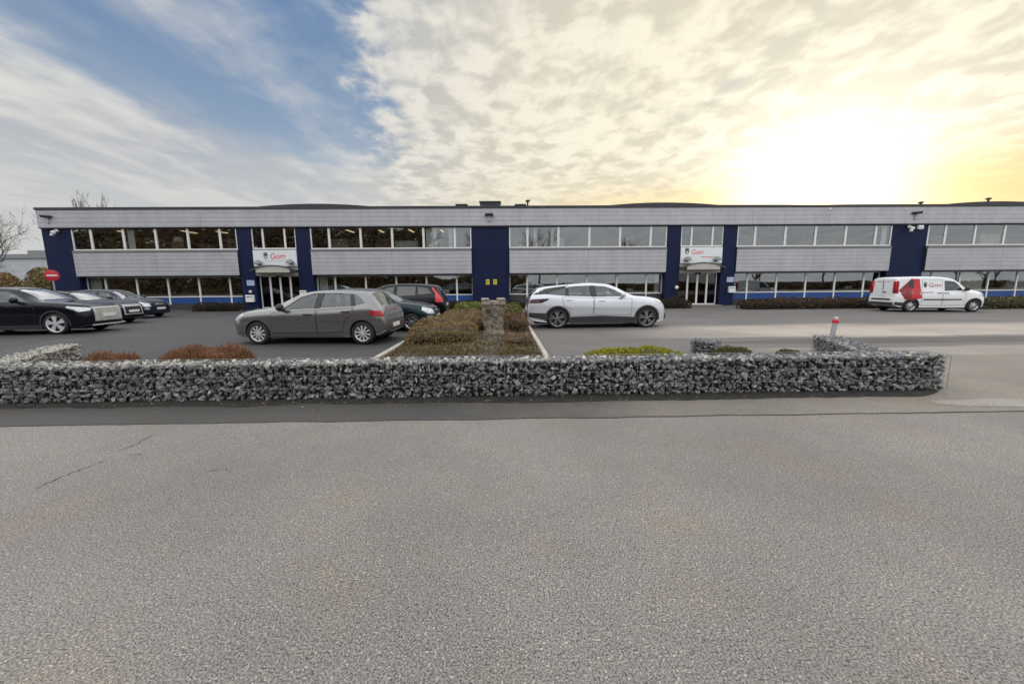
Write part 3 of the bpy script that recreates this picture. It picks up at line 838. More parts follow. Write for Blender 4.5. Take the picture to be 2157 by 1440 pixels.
# ------------------------------------------------------------------ gabion walls: wire baskets packed with broken stone
def stone_mat(name, cols):
    m, nt, out = material(name)
    g = nt.node('ShaderNodeNewGeometry')
    col = nt.ramp(g.outputs['Random Per Island'], [(i / (len(cols) - 1), c) for i, c in enumerate(cols)])
    n = nt.noise(objco(nt), 22, 5, 0.65)
    col = nt.mix(1.0, col, nt.ss(n, 0.3, 0.7, 0.75, 1.25), 'MULTIPLY')
    principled(nt, out, col, 0.7, 0, 0.35, bump=n, bump_d=0.01, bump_s=0.5)
    return m
M['stone_grey'] = stone_mat('grey_broken_stone', [(0.075, 0.078, 0.083), (0.18, 0.182, 0.188), (0.115, 0.118, 0.125), (0.31, 0.31, 0.31), (0.22, 0.222, 0.228), (0.14, 0.138, 0.132), (0.24, 0.24, 0.245), (0.42, 0.41, 0.40)])
M['stone_pale'] = stone_mat('pale_broken_stone', [(0.22, 0.21, 0.18), (0.42, 0.40, 0.35), (0.30, 0.29, 0.25), (0.55, 0.52, 0.46), (0.36, 0.34, 0.29)])

M['wire'] = plain('dull_wire', (.22, .225, .23), .5, .3)
PROTO = []
_r = random.Random(11)
for _ in range(26):
    bm = bmesh.new()
    ax = (_r.uniform(.8, 1.4), _r.uniform(.6, 1.1), _r.uniform(.45, .85))
    for k in range(10):
        d = Vector((_r.gauss(0, 1), _r.gauss(0, 1), _r.gauss(0, 1))).normalized() * _r.uniform(.8, 1.05)
        bm.verts.new((d.x * ax[0], d.y * ax[1], d.z * ax[2]))
    bmesh.ops.convex_hull(bm, input=bm.verts)
    lone = [v for v in bm.verts if not v.link_faces]
    bmesh.ops.delete(bm, geom=lone, context='VERTS')
    bm.verts.index_update()
    PROTO.append(([v.co.copy() for v in bm.verts], [[v.index for v in f.verts] for f in bm.faces])); bm.free()

def put_stone(mb, p, r, rnd, mi=0):
    vs, fs = rnd.choice(PROTO)
    q = Matrix.Rotation(rnd.uniform(0, 6.28), 3, 'Z') @ Matrix.Rotation(rnd.uniform(-1.2, 1.2), 3, 'X') @ Matrix.Rotation(rnd.uniform(-1.2, 1.2), 3, 'Y')
    mb.add([p + q @ (v * r) for v in vs], fs, mi)

def gabion(label, p0, p1, depth, h, rnd, stone, fill=1.0, sz=0.043, wire_far=True, back=True, group=None, gx=0.1, name='gabion_wall', endgap=.04, pale=0.0):
    """p0->p1: front bottom edge; depth to the left of the direction of travel"""
    d = Vector((p1[0] - p0[0], p1[1] - p0[1], 0)); L = d.length
    t = thing(name, label, 'gabion', (p0[0], p0[1], 0), math.atan2(d.y, d.x), group)
    mb = MB(); st = sz * 1.5
    for layer in range(2):
        nx = int(L / st); nz = int(h * fill / (st * .92))
        for i in range(nx):
            for k in range(nz + 1):
                x = (i + .5 + rnd.uniform(-.6, .6)) * st; z = min(h * fill - sz * .6, (k + .45 + rnd.uniform(-.55, .55)) * st * .92)
                y = .035 + layer * st * .9 + rnd.uniform(0, .02)
                if x > L - endgap: continue
                put_stone(mb, Vector((x, y, max(z, sz * .5))), sz * rnd.choice((.62, .8, .95, 1.0, 1.1, 1.3)), rnd)
    ny = int(depth / st)
    for i in range(int(L / st)):
        for j in range(ny):
            x = (i + .5 + rnd.uniform(-.35, .35)) * st; y = (j + .6 + rnd.uniform(-.3, .3)) * st
            if x > L - endgap or y > depth - .02: continue
            put_stone(mb, Vector((x, y, h * fill - sz * .55 + rnd.uniform(-.014, .014))), sz * rnd.choice((.7, .9, 1.0, 1.15, 1.3)), rnd, 1 if rnd.random() < pale * (1 - x / L) ** 1.2 + pale * .12 else 0)
    for x in (0.03, L - endgap):
        for j in range(ny + 1):
            for k in range(int(h * fill / st)):
                put_stone(mb, Vector((x, j * st + rnd.uniform(-.01, .01) + .03, (k + .5) * st)), sz * rnd.uniform(.7, 1.2), rnd)
    s = mb.build('stone_fill', [M[stone], M['stone_pale']], t); s['kind'] = 'stuff'
    # dark heart so no light leaks through
    c = MB(); c.bbox(.05, L - endgap - .03, .09, depth - .04, .0, h * fill - .06, .02); c.build('light_blocking_core', M['soil_and_shade'], t)
    wm = MB(); r = .0022
    def bar(a, b, rr=r): wm.tube([a, b], rr, 4, caps=False)
    n = int(L / gx)
    for i in range(n + 1):
        x = L * i / n
        bar((x, -.008, .02), (x, -.008, h))
        if i % 3 == 0: bar((x, -.008, h), (x, depth, h))
        if back: bar((x, depth, h * .5), (x, depth, h))
    for z in [h * k / 3 for k in range(1, 4)]: bar((0, -.011, z), (L, -.011, z), r * (1.6 if z > h * .99 else 1))
    for y in [depth * k / 3 for k in range(1, 4)]: bar((0, y, h + .003), (L, y, h + .003), r * (1.6 if y > depth * .99 else 1))
    for x in (0, L):
        for k in range(8):
            y = depth * k / 7; bar((x, y, .02), (x, y, h))
        for k in range(1, 6): bar((x, 0, h * k / 5), (x, depth, h * k / 5))
    wm.build('wire_basket', M['wire'], t)
    return t

rg = random.Random(5)
gabion('long low gabion wall of grey stone in a wire basket beside the road', (-11.5, 5.36), (6.50, 5.46), 0.38, 0.53, rg, 'stone_grey', group='gabion walls', endgap=.085, pale=1.0)
gabion('gabion return running back from the right end of the long wall', (7.38, 9.1), (6.1, 5.98), 0.55, 0.35, rg, 'stone_grey', fill=.96, group='gabion walls')
gabion('part filled gabion of pale stone at the left edge, wire standing above the stones', (-8.2, 6.05), (-9.72, 9.1), 0.5, 0.43, rg, 'stone_pale', fill=.78, group='gabion walls')
gabion('small heap of grey stones in a short basket between yellow and olive plants', (4.27, 8.75), (4.72, 8.42), 0.42, 0.31, rg, 'stone_grey', fill=.95, group='gabion walls', name='stone_basket')

# ------------------------------------------------------------------ planting in front of the car park
rl = random.Random(21)
def heather(label, cx, cy, rx, ry, h, n, mat, size, cat='shrub', name='heather_bush', group=None, core_m='core_brown'):
    t = thing(name, label, cat, (cx, cy, 0), 0, group)
    mb = MB(); sprigs(mb, 0, 0, rx, ry, h, n, rl, 0, size); mb.build('foliage', M[mat], t)
    mb = MB(); rows = []
    for k in range(6):
        a = k / 5 * math.pi / 2
        rows.append([(rx * .82 * math.cos(a) * math.cos(u), ry * .82 * math.cos(a) * math.sin(u), h * .72 * math.sin(a)) for u in [2 * math.pi * q / 20 for q in range(20)]])
    mb.grid(rows, 0, True); mb.build('twigs', M[core_m], t, smooth=180)
    return t
heather('small rust brown heather bush behind the gabion at the left', -7.60, 7.6, .44, .32, .47, 2000, 'heather', .035, group='rust heather bushes', core_m='heather_core')
heather('large rust brown heather bush behind the gabion', -5.80, 7.6, .90, .46, .57, 6500, 'heather', .04, group='rust heather bushes', core_m='heather_core')
heather('wide yellow green ground shrub behind the gabion', 2.70, 8.0, 1.15, .45, .335, 4200, 'yellow_leaf', .05, name='yellow_shrub', core_m='core_brown')
heather('olive tuft growing beside the small stone basket', 5.0, 8.35, .45, .28, .27, 900, 'olive_leaf', .045, name='olive_tuft', group='olive tufts')
heather('single olive tuft between the stone basket and the gabion return', 6.15, 8.2, .26, .2, .22, 400, 'olive_leaf', .045, name='olive_tuft', group='olive tufts')

# ------------------------------------------------------------------ planted island with kerbs
IX0, IX1, IY0, IY1 = -2.74, 0.92, 8.0, 25.2
mb = MB(); n = 40; rows = []
for i in range(n + 1):
    y = IY0 + (IY1 - IY0) * i / n
    rows.append([(IX0 + .08 + (IX1 - IX0 - .16) * j / 10, y, .05 + .06 * math.sin(math.pi * j / 10) + .03 * noise.noise(Vector((j * .7, y * 1.5, 0)))) for j in range(11)])
mb.grid(rows); tag(mb.build('planting_soil', M['soil'], smooth=180), kind='structure')
for nm, xa, xb in (('kerb', IX0 - .02, IX0 + .08), ('kerb', IX1 - .08, IX1 + .03)):
    mb = MB(); y = IY0
    while y < IY1:
        mb.bbox(xa, xb, y + .004, min(IY1, y + 1.0) - .004, -.02, .11, .015); y += 1.0
    tag(mb.build(nm, M['kerb']), kind='structure')
# moss and winter grass on the bare soil
mb = MB()
for _ in range(6500):
    y = 8.1 + abs(rl.gauss(0, 1.4)); x = rl.uniform(IX0 + .15, IX1 - .15)
    if y > 13 or noise.noise(Vector((x * 1.2, y * 1.2, 9))) < -.15 and rl.random() < .7: continue
    z = .07 + .06 * math.sin(math.pi * (x - IX0) / (IX1 - IX0)); hh = rl.uniform(.02, .06)
    a = rl.uniform(0, 6.28); dxy = Vector((math.cos(a), math.sin(a), 0)) * .012
    p = Vector((x, y, z)); e = p + Vector((rl.gauss(0, .025), rl.gauss(0, .025), hh))
    mb.add([p - dxy, p + dxy, e], [(0, 1, 2)])
tag(mb.build('moss', M['moss']), 'thin mossy winter grass on the soil of the planted island', 'grass', kind='stuff')
# dead leaf litter
M['litter'] = leafy('dead_leaf_litter', [(.10, .06, .03), (.20, .13, .08), (.30, .24, .18), (.14, .08, .04)])
mb = MB()
for _ in range(2600):
    x = rl.uniform(-1.4, IX1 - .1); y = rl.uniform(8.6, 15)
    leaf(mb, Vector((x, y, .10 + .06 * math.sin(math.pi * (x - IX0) / (IX1 - IX0)))), Vector((rl.gauss(0, .3), rl.gauss(0, .3), 1)).normalized(), .05, rl)
for _ in range(220):
    x = rl.uniform(-8, 6.3); y = 5.33 - abs(rl.gauss(0, .16))
    leaf(mb, Vector((x, y, .016)), Vector((rl.gauss(0, .3), rl.gauss(0, .3), 1)).normalized(), .032, rl)
tag(mb.build('leaf_litter', M['litter']), 'brown fallen leaves lying on the soil round the stone pillar', 'leaves', kind='stuff')

def hedge(label, x0, x1, y0, y1, h, n, size, mats, name='hedge', cat='hedge', group=None, ux=.06, core_m='core_brown', z=0.06, rounding=1.1):
    cx, cy = (x0 + x1) / 2, (y0 + y1) / 2
    t = thing(name, label, cat, (cx, cy, z), 0, group)
    mb = MB(); clipped_hedge(mb, x0 - cx, x1 - cx, y0 - cy, y1 - cy, h, n, size, rl, ux, rounding)
    mb.build('foliage', [M[m] for m in mats], t)
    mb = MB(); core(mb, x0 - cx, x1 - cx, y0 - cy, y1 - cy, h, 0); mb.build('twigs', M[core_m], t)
    return t
hedge('large brown clipped hedge filling the left side of the planted island', -2.62, -.78, 9.7, 14.8, .50, 24000, .038, ['brown_leaf', 'brown_leaf'], group='hedges in the planted island')
hedge('lower brown hedge behind the large brown one', -2.5, -1.0, 15.0, 19.0, .42, 7000, .05, ['brown_leaf', 'brown_leaf'], group='hedges in the planted island')
hedge('bright green clipped hedge at the left back of the planted island', -2.55, -1.05, 19.8, 22.2, .56, 2600, .08, ['green_leaf', 'olive_leaf'], group='hedges in the planted island', core_m='core_dark')
hedge('olive green clipped hedge at the right back of the planted island', -.05, .82, 17.0, 20.0, .60, 2600, .07, ['olive_leaf', 'green_leaf'], group='hedges in the planted island', core_m='core_dark')
hedge('red brown hedge right of the stone pillar', .02, .82, 12.4, 14.8, .52, 6500, .036, ['red_leaf', 'brown_leaf'], group='hedges in the planted island')
hedge('low brown shrub near the right kerb in front of the red brown hedge', .0, .72, 9.6, 10.7, .24, 2600, .034, ['brown_leaf', 'red_leaf'], group='hedges in the planted island')
hedge('small red brown shrub close behind the left of the stone pillar', -.95, -.5, 12.6, 14.2, .45, 1500, .05, ['red_leaf', 'brown_leaf'], group='hedges in the planted island')
hedge('dark low hedge under the left ground floor windows', -20.2, -17.2, 25.6, 26.5, .55, 2600, .09, ['dark_leaf', 'dark_leaf'], group='hedges along the building', core_m='core_dark', z=0)
hedge('dark low hedge between the white car and the right door', 7.4, 11.9, 24.3, 25.6, .66, 5000, .08, ['dark_leaf', 'dark_leaf'], group='hedges along the building', core_m='core_dark', z=0)
hedge('long dark brown hedge under the windows left of the van', 14.3, 23.6, 22.8, 24.2, .62, 9500, .08, ['dark_leaf', 'red_leaf'], group='hedges along the building', core_m='core_dark', z=0)
hedge('olive brown hedge beyond the front of the van', 26.2, 36.5, 21.4, 23.0, .62, 6500, .09, ['olive_leaf', 'dark_leaf'], group='hedges along the building', core_m='core_dark', z=0)
hedge('dark low hedge behind the planted island', -4.5, 1.6, 25.6, 26.4, .5, 4500, .08, ['dark_leaf', 'dark_leaf'], group='hedges along the building', core_m='core_dark', z=0)

# rough stone pillar with a capped top
def pillar_mat():
    m, nt, out = material('rough_weathered_stone')
    co = objco(nt)
    n = nt.noise(co, 5, 6, 0.65); n2 = nt.noise(co, 17, 5, 0.65)
    col = nt.ramp(n, [(.30, (.04, .034, .025)), (.45, (.17, .145, .105)), (.58, (.29, .255, .20)), (.72, (.125, .13, .075))])
    col = nt.mix(1.0, col, nt.ss(n2, .3, .7, .7, 1.25), 'MULTIPLY')
    principled(nt, out, col, .9, 0, .25, bump=nt.m('ADD', n, n2), bump_d=.03, bump_s=.9); return m
M['pillar_stone'] = pillar_mat()
M['cap_stone'] = plain('pale_cap_stone', (.25, .215, .18), .9, var=.4, scale=11)
t = thing('stone_pillar', 'rough weathered stone pillar with a pale capped top in the planted island', 'pillar', (-.33, 12.1, .08), R(4))
mb = MB(); rows = []
for k in range(41):
    z = .92 * k / 40
    wx = .255 + .09 * (z / .92) ** 1.3 + (.10 * max(0, 1 - z / .12)); wy = wx * .9
    row = []
    for q in range(64):
        u = 2 * math.pi * q / 64; c, s = math.cos(u), math.sin(u)
        k2 = 1 / max(abs(c), abs(s)) ** .75
        r = 1 + .20 * noise.noise(Vector((c * 2.2, s * 2.2, z * 3.2))) + .13 * noise.noise(Vector((c * 6, s * 6, z * 7))) + .07 * noise.noise(Vector((c * 14, s * 14, z * 16)))
        row.append((wx * c * k2 * r, wy * s * k2 * r, z))
    rows.append(row)
mb.grid(rows, 0, True); mb.build('shaft', M['pillar_stone'], t, smooth=35)
mb = MB(); mb.bbox(-.36, .36, -.34, .34, .90, 1.02, .02); mb.build('cap', M['cap_stone'], t)
for sx in (-1, 1):
    mb = MB(); mb.bbox(min(sx * .37, sx * .12), max(sx * .37, sx * .12), -.35, .35, 1.023, 1.10, .025); mb.build('cap_block', M['cap_stone'], t)

# marker post with red top
t = thing('marker_post', 'leaning grey steel marker post with a red top behind the gabion', 'post', (8.72, 10.15, 0)); t.rotation_euler = (0, R(7), 0)
mb = MB(); mb.lathe([(.0, 0), (.055, 0), (.055, .51)], 16); mb.build('tube', M['galv'], t, smooth=40)
mb = MB(); mb.lathe([(.055, .51), (.075, .52), (.075, .595), (.05, .61), (0, .615)], 16); mb.build('cap', M['red_paint'], t, smooth=40)
mb = MB(); mb.lathe([(0, .645), (.04, .645), (.045, .655), (.035, .675), (0, .68)], 16); mb.lathe([(.015, .612), (.015, .65)], 8); mb.build('knob', M['white_paint'], t, smooth=40)

# no entry sign
t = thing('no_entry_sign', 'round red no entry sign with white bar on a grey pole', 'road sign', (-25.35, 22.8, 0))
mb = MB(); mb.tube([(0, 0, 0), (0, 0, 2.0)], .035, 10); mb.build('pole', M['galv'], t, smooth=60)
mb = MB(); mb.lathe([(0, -.03), (.30, -.03), (.305, -.045), (.285, -.052), (0, -.052)], 40, 'Y', (0, 0, 2.28)); mb.build('disc', M['red_paint'], t, smooth=30)
mb = MB(); mb.bbox(-.21, .21, -.058, -.053, 2.24, 2.32, .002); mb.build('bar', M['white_paint'], t)
t.rotation_euler = (0, 0, R(30))

# ------------------------------------------------------------------ behind the left end: pale hall, bushes and bare trees
def bare_tree(label, x, y, h, seed, spread=.55, levels=5, rad=.16, name='bare_tree'):
    rnd = random.Random(seed)
    t = thing(name, label, 'tree', (x, y, -.1), 0, 'bare winter trees')
    trunk = MB(); crown = MB()
    def grow(p, d, ln, r, lv):
        pts = [p]; rr = [r]; q = p.copy(); dd = d.copy(); ns = 4 if lv < 3 else 3
        for i in range(ns):
            dd = (dd + Vector((rnd.gauss(0, .13), rnd.gauss(0, .13), rnd.gauss(.05, .08)))).normalized()
            q = q + dd * ln / ns; pts.append(q.copy()); rr.append(r * (1 - .45 * (i + 1) / ns))
        (trunk if lv == 0 else crown).tube(pts, rr, 6 if lv < 2 else 4 if lv < 3 else 3, caps=False)
        if lv >= levels: return
        for k in range(rnd.choice((3, 4, 4)) if lv < 3 else 3):
            u = rnd.uniform(.35, 1.0) if k else 1.0
            j = min(ns - 1, int(u * ns)); b = pts[j].lerp(pts[j + 1], u * ns - j) if j < ns else pts[-1]
            sd = dd.orthogonal().normalized(); sd = Matrix.Rotation(rnd.uniform(0, 6.28), 3, dd) @ sd
            nd = (dd + sd * rnd.uniform(spread * .6, spread * 1.5)).normalized()
            grow(b, nd, ln * rnd.uniform(.55, .8), max(.017, rr[min(j, ns)] * .6), lv + 1)
    grow(Vector((0, 0, 0)), Vector((0, 0, 1)), h * .33, rad, 0)
    trunk.build('trunk', M['bark'], t, smooth=180); crown.build('crown', M['bark'], t)
    return t
bare_tree('large bare tree with spreading branches left of the building', -64.0, 48.0, 15.5, 3, .75, 5, .26)
bare_tree('bare tree at the far left edge reaching over the pale hall', -71.5, 55.0, 17.0, 9, .7, 5, .28)
bare_tree('slender bare tree whose top shows above the left roof', -60.6, 61.0, 17.6, 14, .13, 5, .13)

t = thing('pale_hall', 'pale low industrial hall far behind the bushes at the left', 'building', (-78, 70, 0))
mb = MB(); mb.box(-30, 12, 0, 20, 0, 6.6); mb.build('wall', plain('pale_sheet', (.42, .44, .48), .6, var=.06, scale=.3), t)
mb = MB(); mb.box(-30.3, 12.3, -.3, 20.3, 6.602, 7.3); mb.build('roof', plain('roof_grey', (.22, .23, .25), .7), t)
mb = MB(); mb.box(-3.0, 6.0, -.25, 10, 7.302, 7.9); mb.build('roof_lantern', bpy.data.materials['roof_grey'], t)
for k in range(5):
    mb = MB(); mb.box(-26 + k * 7.4, -22 + k * 7.4, -.05, -.004, 3.2, 4.6); mb.build('window', M['win_glass'], t)

def bush(label, x, y, rx, ry, h, n, mats, size, seed):
    rnd = random.Random(seed)
    t = thing('shrub', label, 'shrub', (x, y, 0), 0, 'shrubs left of the building')
    mb = MB()
    lob = [(rnd.uniform(-.6, .6) * rx, rnd.uniform(-.6, .6) * ry, rnd.uniform(.35, .75) * h, rnd.uniform(.3, .5)) for _ in range(9)]
    for _ in range(n):
        cx, cy, cz, k = rnd.choice(lob); d = Vector((rnd.gauss(0, 1), rnd.gauss(0, 1), rnd.gauss(0, 1))).normalized() * rnd.uniform(.6, 1.05) ** .5
        p = Vector((cx + d.x * rx * k, cy + d.y * ry * k, max(.03, cz + d.z * h * k * .75)))
        leaf(mb, p, (d + Vector((rnd.gauss(0, .6), rnd.gauss(0, .6), rnd.gauss(0, .6)))).normalized(), size, rnd, rnd.choice((0, 0, 1)))
    mb.build('foliage', [M[m] for m in mats], t)
    st = MB()
    for cx, cy, cz, k in lob: st.tube([(cx * .2, cy * .2, 0), (cx * .7, cy * .7, cz * .6), (cx, cy, cz)], [.05, .035, .01], 5)
    st.build('stem', M['bark'], t)
bush('reddish brown shrub at the left edge of the picture', -47.5, 38.5, 3.2, 2.0, 3.3, 9000, ['brown_leaf', 'red_leaf'], .20, 1)
bush('olive shrub beside the left corner of the building', -41.8, 37.5, 2.6, 1.8, 2.9, 8000, ['olive_leaf', 'brown_leaf'], .18, 2)
bush('brown and green shrub between two others left of the building', -44.6, 40.5, 2.6, 1.8, 3.5, 8000, ['brown_leaf', 'olive_leaf'], .20, 3)

# trees and a dark hedge across the road behind the viewer: seen only mirrored in the windows
rw = random.Random(77)
wd = MB()
def twig(p, d, ln, r, lv):
    e = p + d * ln; wd.tube([p, e], [r, r * .6], 4 if lv < 2 else 3, caps=False)
    if lv >= 4: return
    for k in range(4):
        s = d.orthogonal().normalized(); s = Matrix.Rotation(rw.uniform(0, 6.28), 3, d) @ s
        twig(p.lerp(e, rw.uniform(.5, 1)), (d + s * rw.uniform(.3, .9)).normalized(), ln * rw.uniform(.55, .8), r * .55, lv + 1)
for x in [-120 + 8.0 * k for k in range(31)]:
    tall = 1.75 if x < -18 else (1.15 if x < 30 else .7)
    if x > 10 and rw.random() < .35: continue
    twig(Vector((x + rw.uniform(-3, 3), -34 + rw.uniform(-6, 6), 0)), Vector((rw.gauss(0, .06), rw.gauss(0, .06), 1)).normalized(), rw.uniform(4.2, 6.5) * tall, .26, 0)
for k in range(60000):
    x = rw.uniform(-130, 110); hh = (rw.choice((8.0, 13.0, 16.0)) if x < -18 else 3.6 if x < 5 else 1.5) * (1 + .5 * noise.noise(Vector((x * .12, 0, 5))))
    leaf(wd, Vector((x, -30 + rw.gauss(0, 1.5), rw.uniform(0, hh))), Vector((rw.gauss(0, 1), 1, rw.gauss(0, 1))).normalized(), .5, rw, 0, .8)
for k in range(26000):
    x = rw.uniform(-135, -16); top = 14.5 + 2.5 * noise.noise(Vector((x * .15, 2, 5)))
    leaf(wd, Vector((x, -33 + rw.gauss(0, 1.0), rw.uniform(0, top))), Vector((rw.gauss(0, .7), 1, rw.gauss(0, .7))).normalized(), .9, rw, 0, .8)
M['wood'] = leafy('winter_woodland', [(.045, .032, .02), (.09, .06, .035), (.07, .06, .025), (.12, .08, .05)])
tag(wd.build('woodland', M['wood']), 'belt of bare trees and hedge across the road, mirrored in the windows', 'woodland', kind='stuff')


# ------------------------------------------------------------------ cars
def paint(name, c, metal=0.0, rough=0.32, flake=0.0, coat=.7):
    m, nt, out = material(name)
    n = nt.noise(objco(nt), 900, 1)
    col = nt.mix(1.0, c, nt.ss(n, .3, .7, 1 - flake, 1 + flake), 'MULTIPLY') if flake else c
    principled(nt, out, col, rough, metal, .25 if metal > .5 else .14, coat)
    return m
M['chrome'] = plain('bright_metal', (.62, .62, .62), .22, 1.0, var=.03)
M['alloy'] = plain('alloy_silver', (.72, .73, .75), .32, .5, var=.04)
M['alloy_smoke'] = plain('smoked_alloy', (.24, .245, .25), .3, .8, var=.05)
M['alloy_dark'] = plain('brake_dark', (.03, .03, .032), .55, .3)
M['car_glass'] = glass('car_glass', (.50, .58, .58), .05, 1.2, rtint=(.92, .98, 1.0))
M['screen_glass'] = glass('windscreen_glass', (.50, .56, .56), .10, 2.0)
M['privacy_glass'] = glass('privacy_glass', (.06, .07, .075), .05, 1.15)
M['seat'] = plain('seat_fabric', (.06, .06, .065), .8, var=.2, scale=9)
M['cabin'] = plain('cabin_lining', (.045, .045, .048), .75)
M['lamp_red'] = plain('red_lamp', (.34, .007, .013), .15, 0, .3, .4, var=.35, scale=7)
M['lamp_smoke'] = plain('smoked_red_lamp', (.12, .008, .014), .12, 0, .6, 1.0)
M['lamp_red_bright'] = plain('bright_red_lamp', (.62, .035, .045), .15, 0, .3, .4, var=.2, scale=7)
M['lamp_clear'] = plain('clear_lamp', (.45, .48, .50), .08, .5, .7, 1.0, var=.3, scale=18)
M['plate_white'] = plain('plate_white', (.70, .70, .68), .4, var=.02)
M['groove'] = plain('panel_gap', (.008, .008, .009), .7)

def pchip(pts, x):
    if x <= pts[0][0]: return pts[0][1]
    if x >= pts[-1][0]: return pts[-1][1]
    n = len(pts)
    for i in range(n - 1):
        if x <= pts[i + 1][0]: break
    def sl(j): return (pts[j + 1][1] - pts[j][1]) / (pts[j + 1][0] - pts[j][0])
    def tan(j):
        if j == 0: return sl(0)
        if j == n - 1: return sl(n - 2)
        a, b = sl(j - 1), sl(j)
        return 0 if a * b <= 0 else 2 * a * b / (a + b)
    h = pts[i + 1][0] - pts[i][0]; t = (x - pts[i][0]) / h
    return ((2 * t ** 3 - 3 * t ** 2 + 1) * pts[i][1] + (t ** 3 - 2 * t ** 2 + t) * h * tan(i)
            + (-2 * t ** 3 + 3 * t ** 2) * pts[i + 1][1] + (t ** 3 - t ** 2) * h * tan(i + 1))

class Shape:
    """loft of a vehicle body: s runs from the nose (0) to the tail (L)"""
    def __init__(self, d):
        self.__dict__.update(d)
    def section(self, s, inset=0.0):
        zt = pchip(self.top, s); zb = pchip(self.bot, s); W = self.W / 2 * pchip(self.plan, s)
        zbelt = min(pchip(self.belt, s), zt - 0.05)
        gh = max(0.0, zt - zbelt)
        k = min(1.0, gh / 0.34); k = k * k * (3 - 2 * k)
        wt = W * .84 * (1 - k) + (self.Wr / 2) * min(1, W / (self.W / 2) + .06) * k
        hb = zbelt - zb
        key = [(0, zb), (W * .85, zb), (W * .945, zb + min(.07, hb * .15)), (W * .985, zb + hb * .36), (W, zb + hb * .60), (W * .972, zbelt - hb * .12),
               (W * .925, zbelt), (wt + (W * .91 - wt) * .45, zbelt + gh * .52), (wt, zt - min(.075, gh * .34)), (wt * .86, zt - min(.022, gh * .10)), (wt * .5, zt - min(.006, gh * .04)), (0, zt)]
        out = []
        n = len(key)
        for i in range(n - 1):
            p0 = key[max(0, i - 1)]; p1 = key[i]; p2 = key[i + 1]; p3 = key[min(n - 1, i + 2)]
            if i == n - 2: p3 = (-p1[0], p1[1])
            m = 4
            for q in range(m):
                t = q / m; r = []
                for c in (0, 1):
                    r.append(.5 * (2 * p1[c] + (p2[c] - p0[c]) * t + (2 * p0[c] - 5 * p1[c] + 4 * p2[c] - p3[c]) * t * t + (-p0[c] + 3 * p1[c] - 3 * p2[c] + p3[c]) * t ** 3))
                out.append((max(0, r[0]), r[1]))
        out.append(key[-1])
        return out
    def X(self, s): return self.mid - s
    def side_y(self, s, z):
        sec = self.section(s)
        best = None
        for (y0, z0), (y1, z1) in zip(sec[8:], sec[9:]):
            if (z0 <= z <= z1) or (z1 <= z <= z0):
                f = (z - z0) / (z1 - z0) if abs(z1 - z0) > 1e-6 else 0
                return y0 + (y1 - y0) * f
        return sec[8][0] if z < sec[8][1] else sec[-1][0]
    def stations(self):
        S = [0, .012, .03, .06, .1]
        s = .15
        while s < self.L - .14: S.append(s); s += .075
        return S + [self.L - .10, self.L - .06, self.L - .03, self.L - .012, self.L]
    def rear_s(self, z):
        s = self.L
        while s > self.L * .5 and pchip(self.top, s) < z: s -= .01
        return s
    def front_s(self, z):
        s = 0
        while s < self.L * .5 and pchip(self.top, s) < z: s += .01
        return s

def col_range(poly, s):
    zs = []
    for (a, b) in zip(poly, poly[1:] + poly[:1]):
        if abs(a[0] - b[0]) < 1e-6: continue
        if min(a[0], b[0]) - 1e-6 <= s <= max(a[0], b[0]) + 1e-6:
            zs.append(a[1] + (b[1] - a[1]) * (s - a[0]) / (b[0] - a[0]))
    return (min(zs), max(zs)) if zs else None

def side_patch(sh, poly, off, side, nx=14, nz=6, mb=None, mi=0, thick=0.012):
    """sheet following the body side inside a polygon given in (s, z)"""
    mb = mb or MB(); s0 = min(p[0] for p in poly); s1 = max(p[0] for p in poly)
    xs = sorted(set([s0 + (s1 - s0) * i / nx for i in range(nx + 1)] + [p[0] for p in poly]))
    outer = []; inner = []
    for s in xs:
        r = col_range(poly, min(max(s, s0 + 1e-5), s1 - 1e-5))
        if not r: continue
        a = []; b = []
        for k in range(nz + 1):
            z = r[0] + (r[1] - r[0]) * k / nz; y = sh.side_y(s, z)
            a.append((sh.X(s), side * (y + off), z)); b.append((sh.X(s), side * (y + off - thick), z))
        outer.append(a); inner.append(b)
    mb.grid(outer, mi)
    n = len(outer)
    mb.grid([[r[0] for r in outer], [r[0] for r in inner]], mi); mb.grid([[r[-1] for r in outer], [r[-1] for r in inner]], mi)
    mb.grid([outer[0], inner[0]], mi); mb.grid([outer[-1], inner[-1]], mi)
    return mb

def outline_strip(sh, poly, off, side, wd=.004, mb=None):
    """thin dark line along a polygon outline on the body side"""
    mb = mb or MB()
    for a, b in zip(poly, poly[1:] + poly[:1]):
        n = max(2, int(math.hypot(b[0] - a[0], b[1] - a[1]) / .08)); rows = []
        d = Vector((b[0] - a[0], b[1] - a[1])).normalized(); nn = Vector((-d.y, d.x)) * wd
        for i in range(n + 1):
            p = Vector(a).lerp(Vector(b), i / n)
            rows.append([(sh.X(q.x), side * (sh.side_y(q.x, q.y) + off), q.y) for q in (p + nn, p - nn)])
        mb.grid(rows)
    return mb

def arch_patch(sh, sc, zc, r0, r1, off, side, a0=-12, a1=192, mb=None, thick=.02):
    mb = mb or MB(); out = []; inn = []
    for i in range(29):
        a = R(a0 + (a1 - a0) * i / 28); row = []; ro = []
        for k in range(4):
            r = r0 + (r1 - r0) * k / 3; s = min(max(sc + r * math.cos(a), .02), sh.L - .02); z = max(zc + r * math.sin(a), .16)
            y = sh.side_y(s, max(z, pchip(sh.bot, s) + .05)); row.append((sh.X(s), side * (y + off), z)); ro.append((sh.X(s), side * (y + off - thick), z))
        out.append(row); inn.append(ro)
    mb.grid(out); mb.grid([[r[0] for r in out], [(p[0][0], side * (abs(p[0][1]) - .06), p[0][2]) for p in inn]]); mb.grid([[r[-1] for r in out], [r[-1] for r in inn]])
    return mb

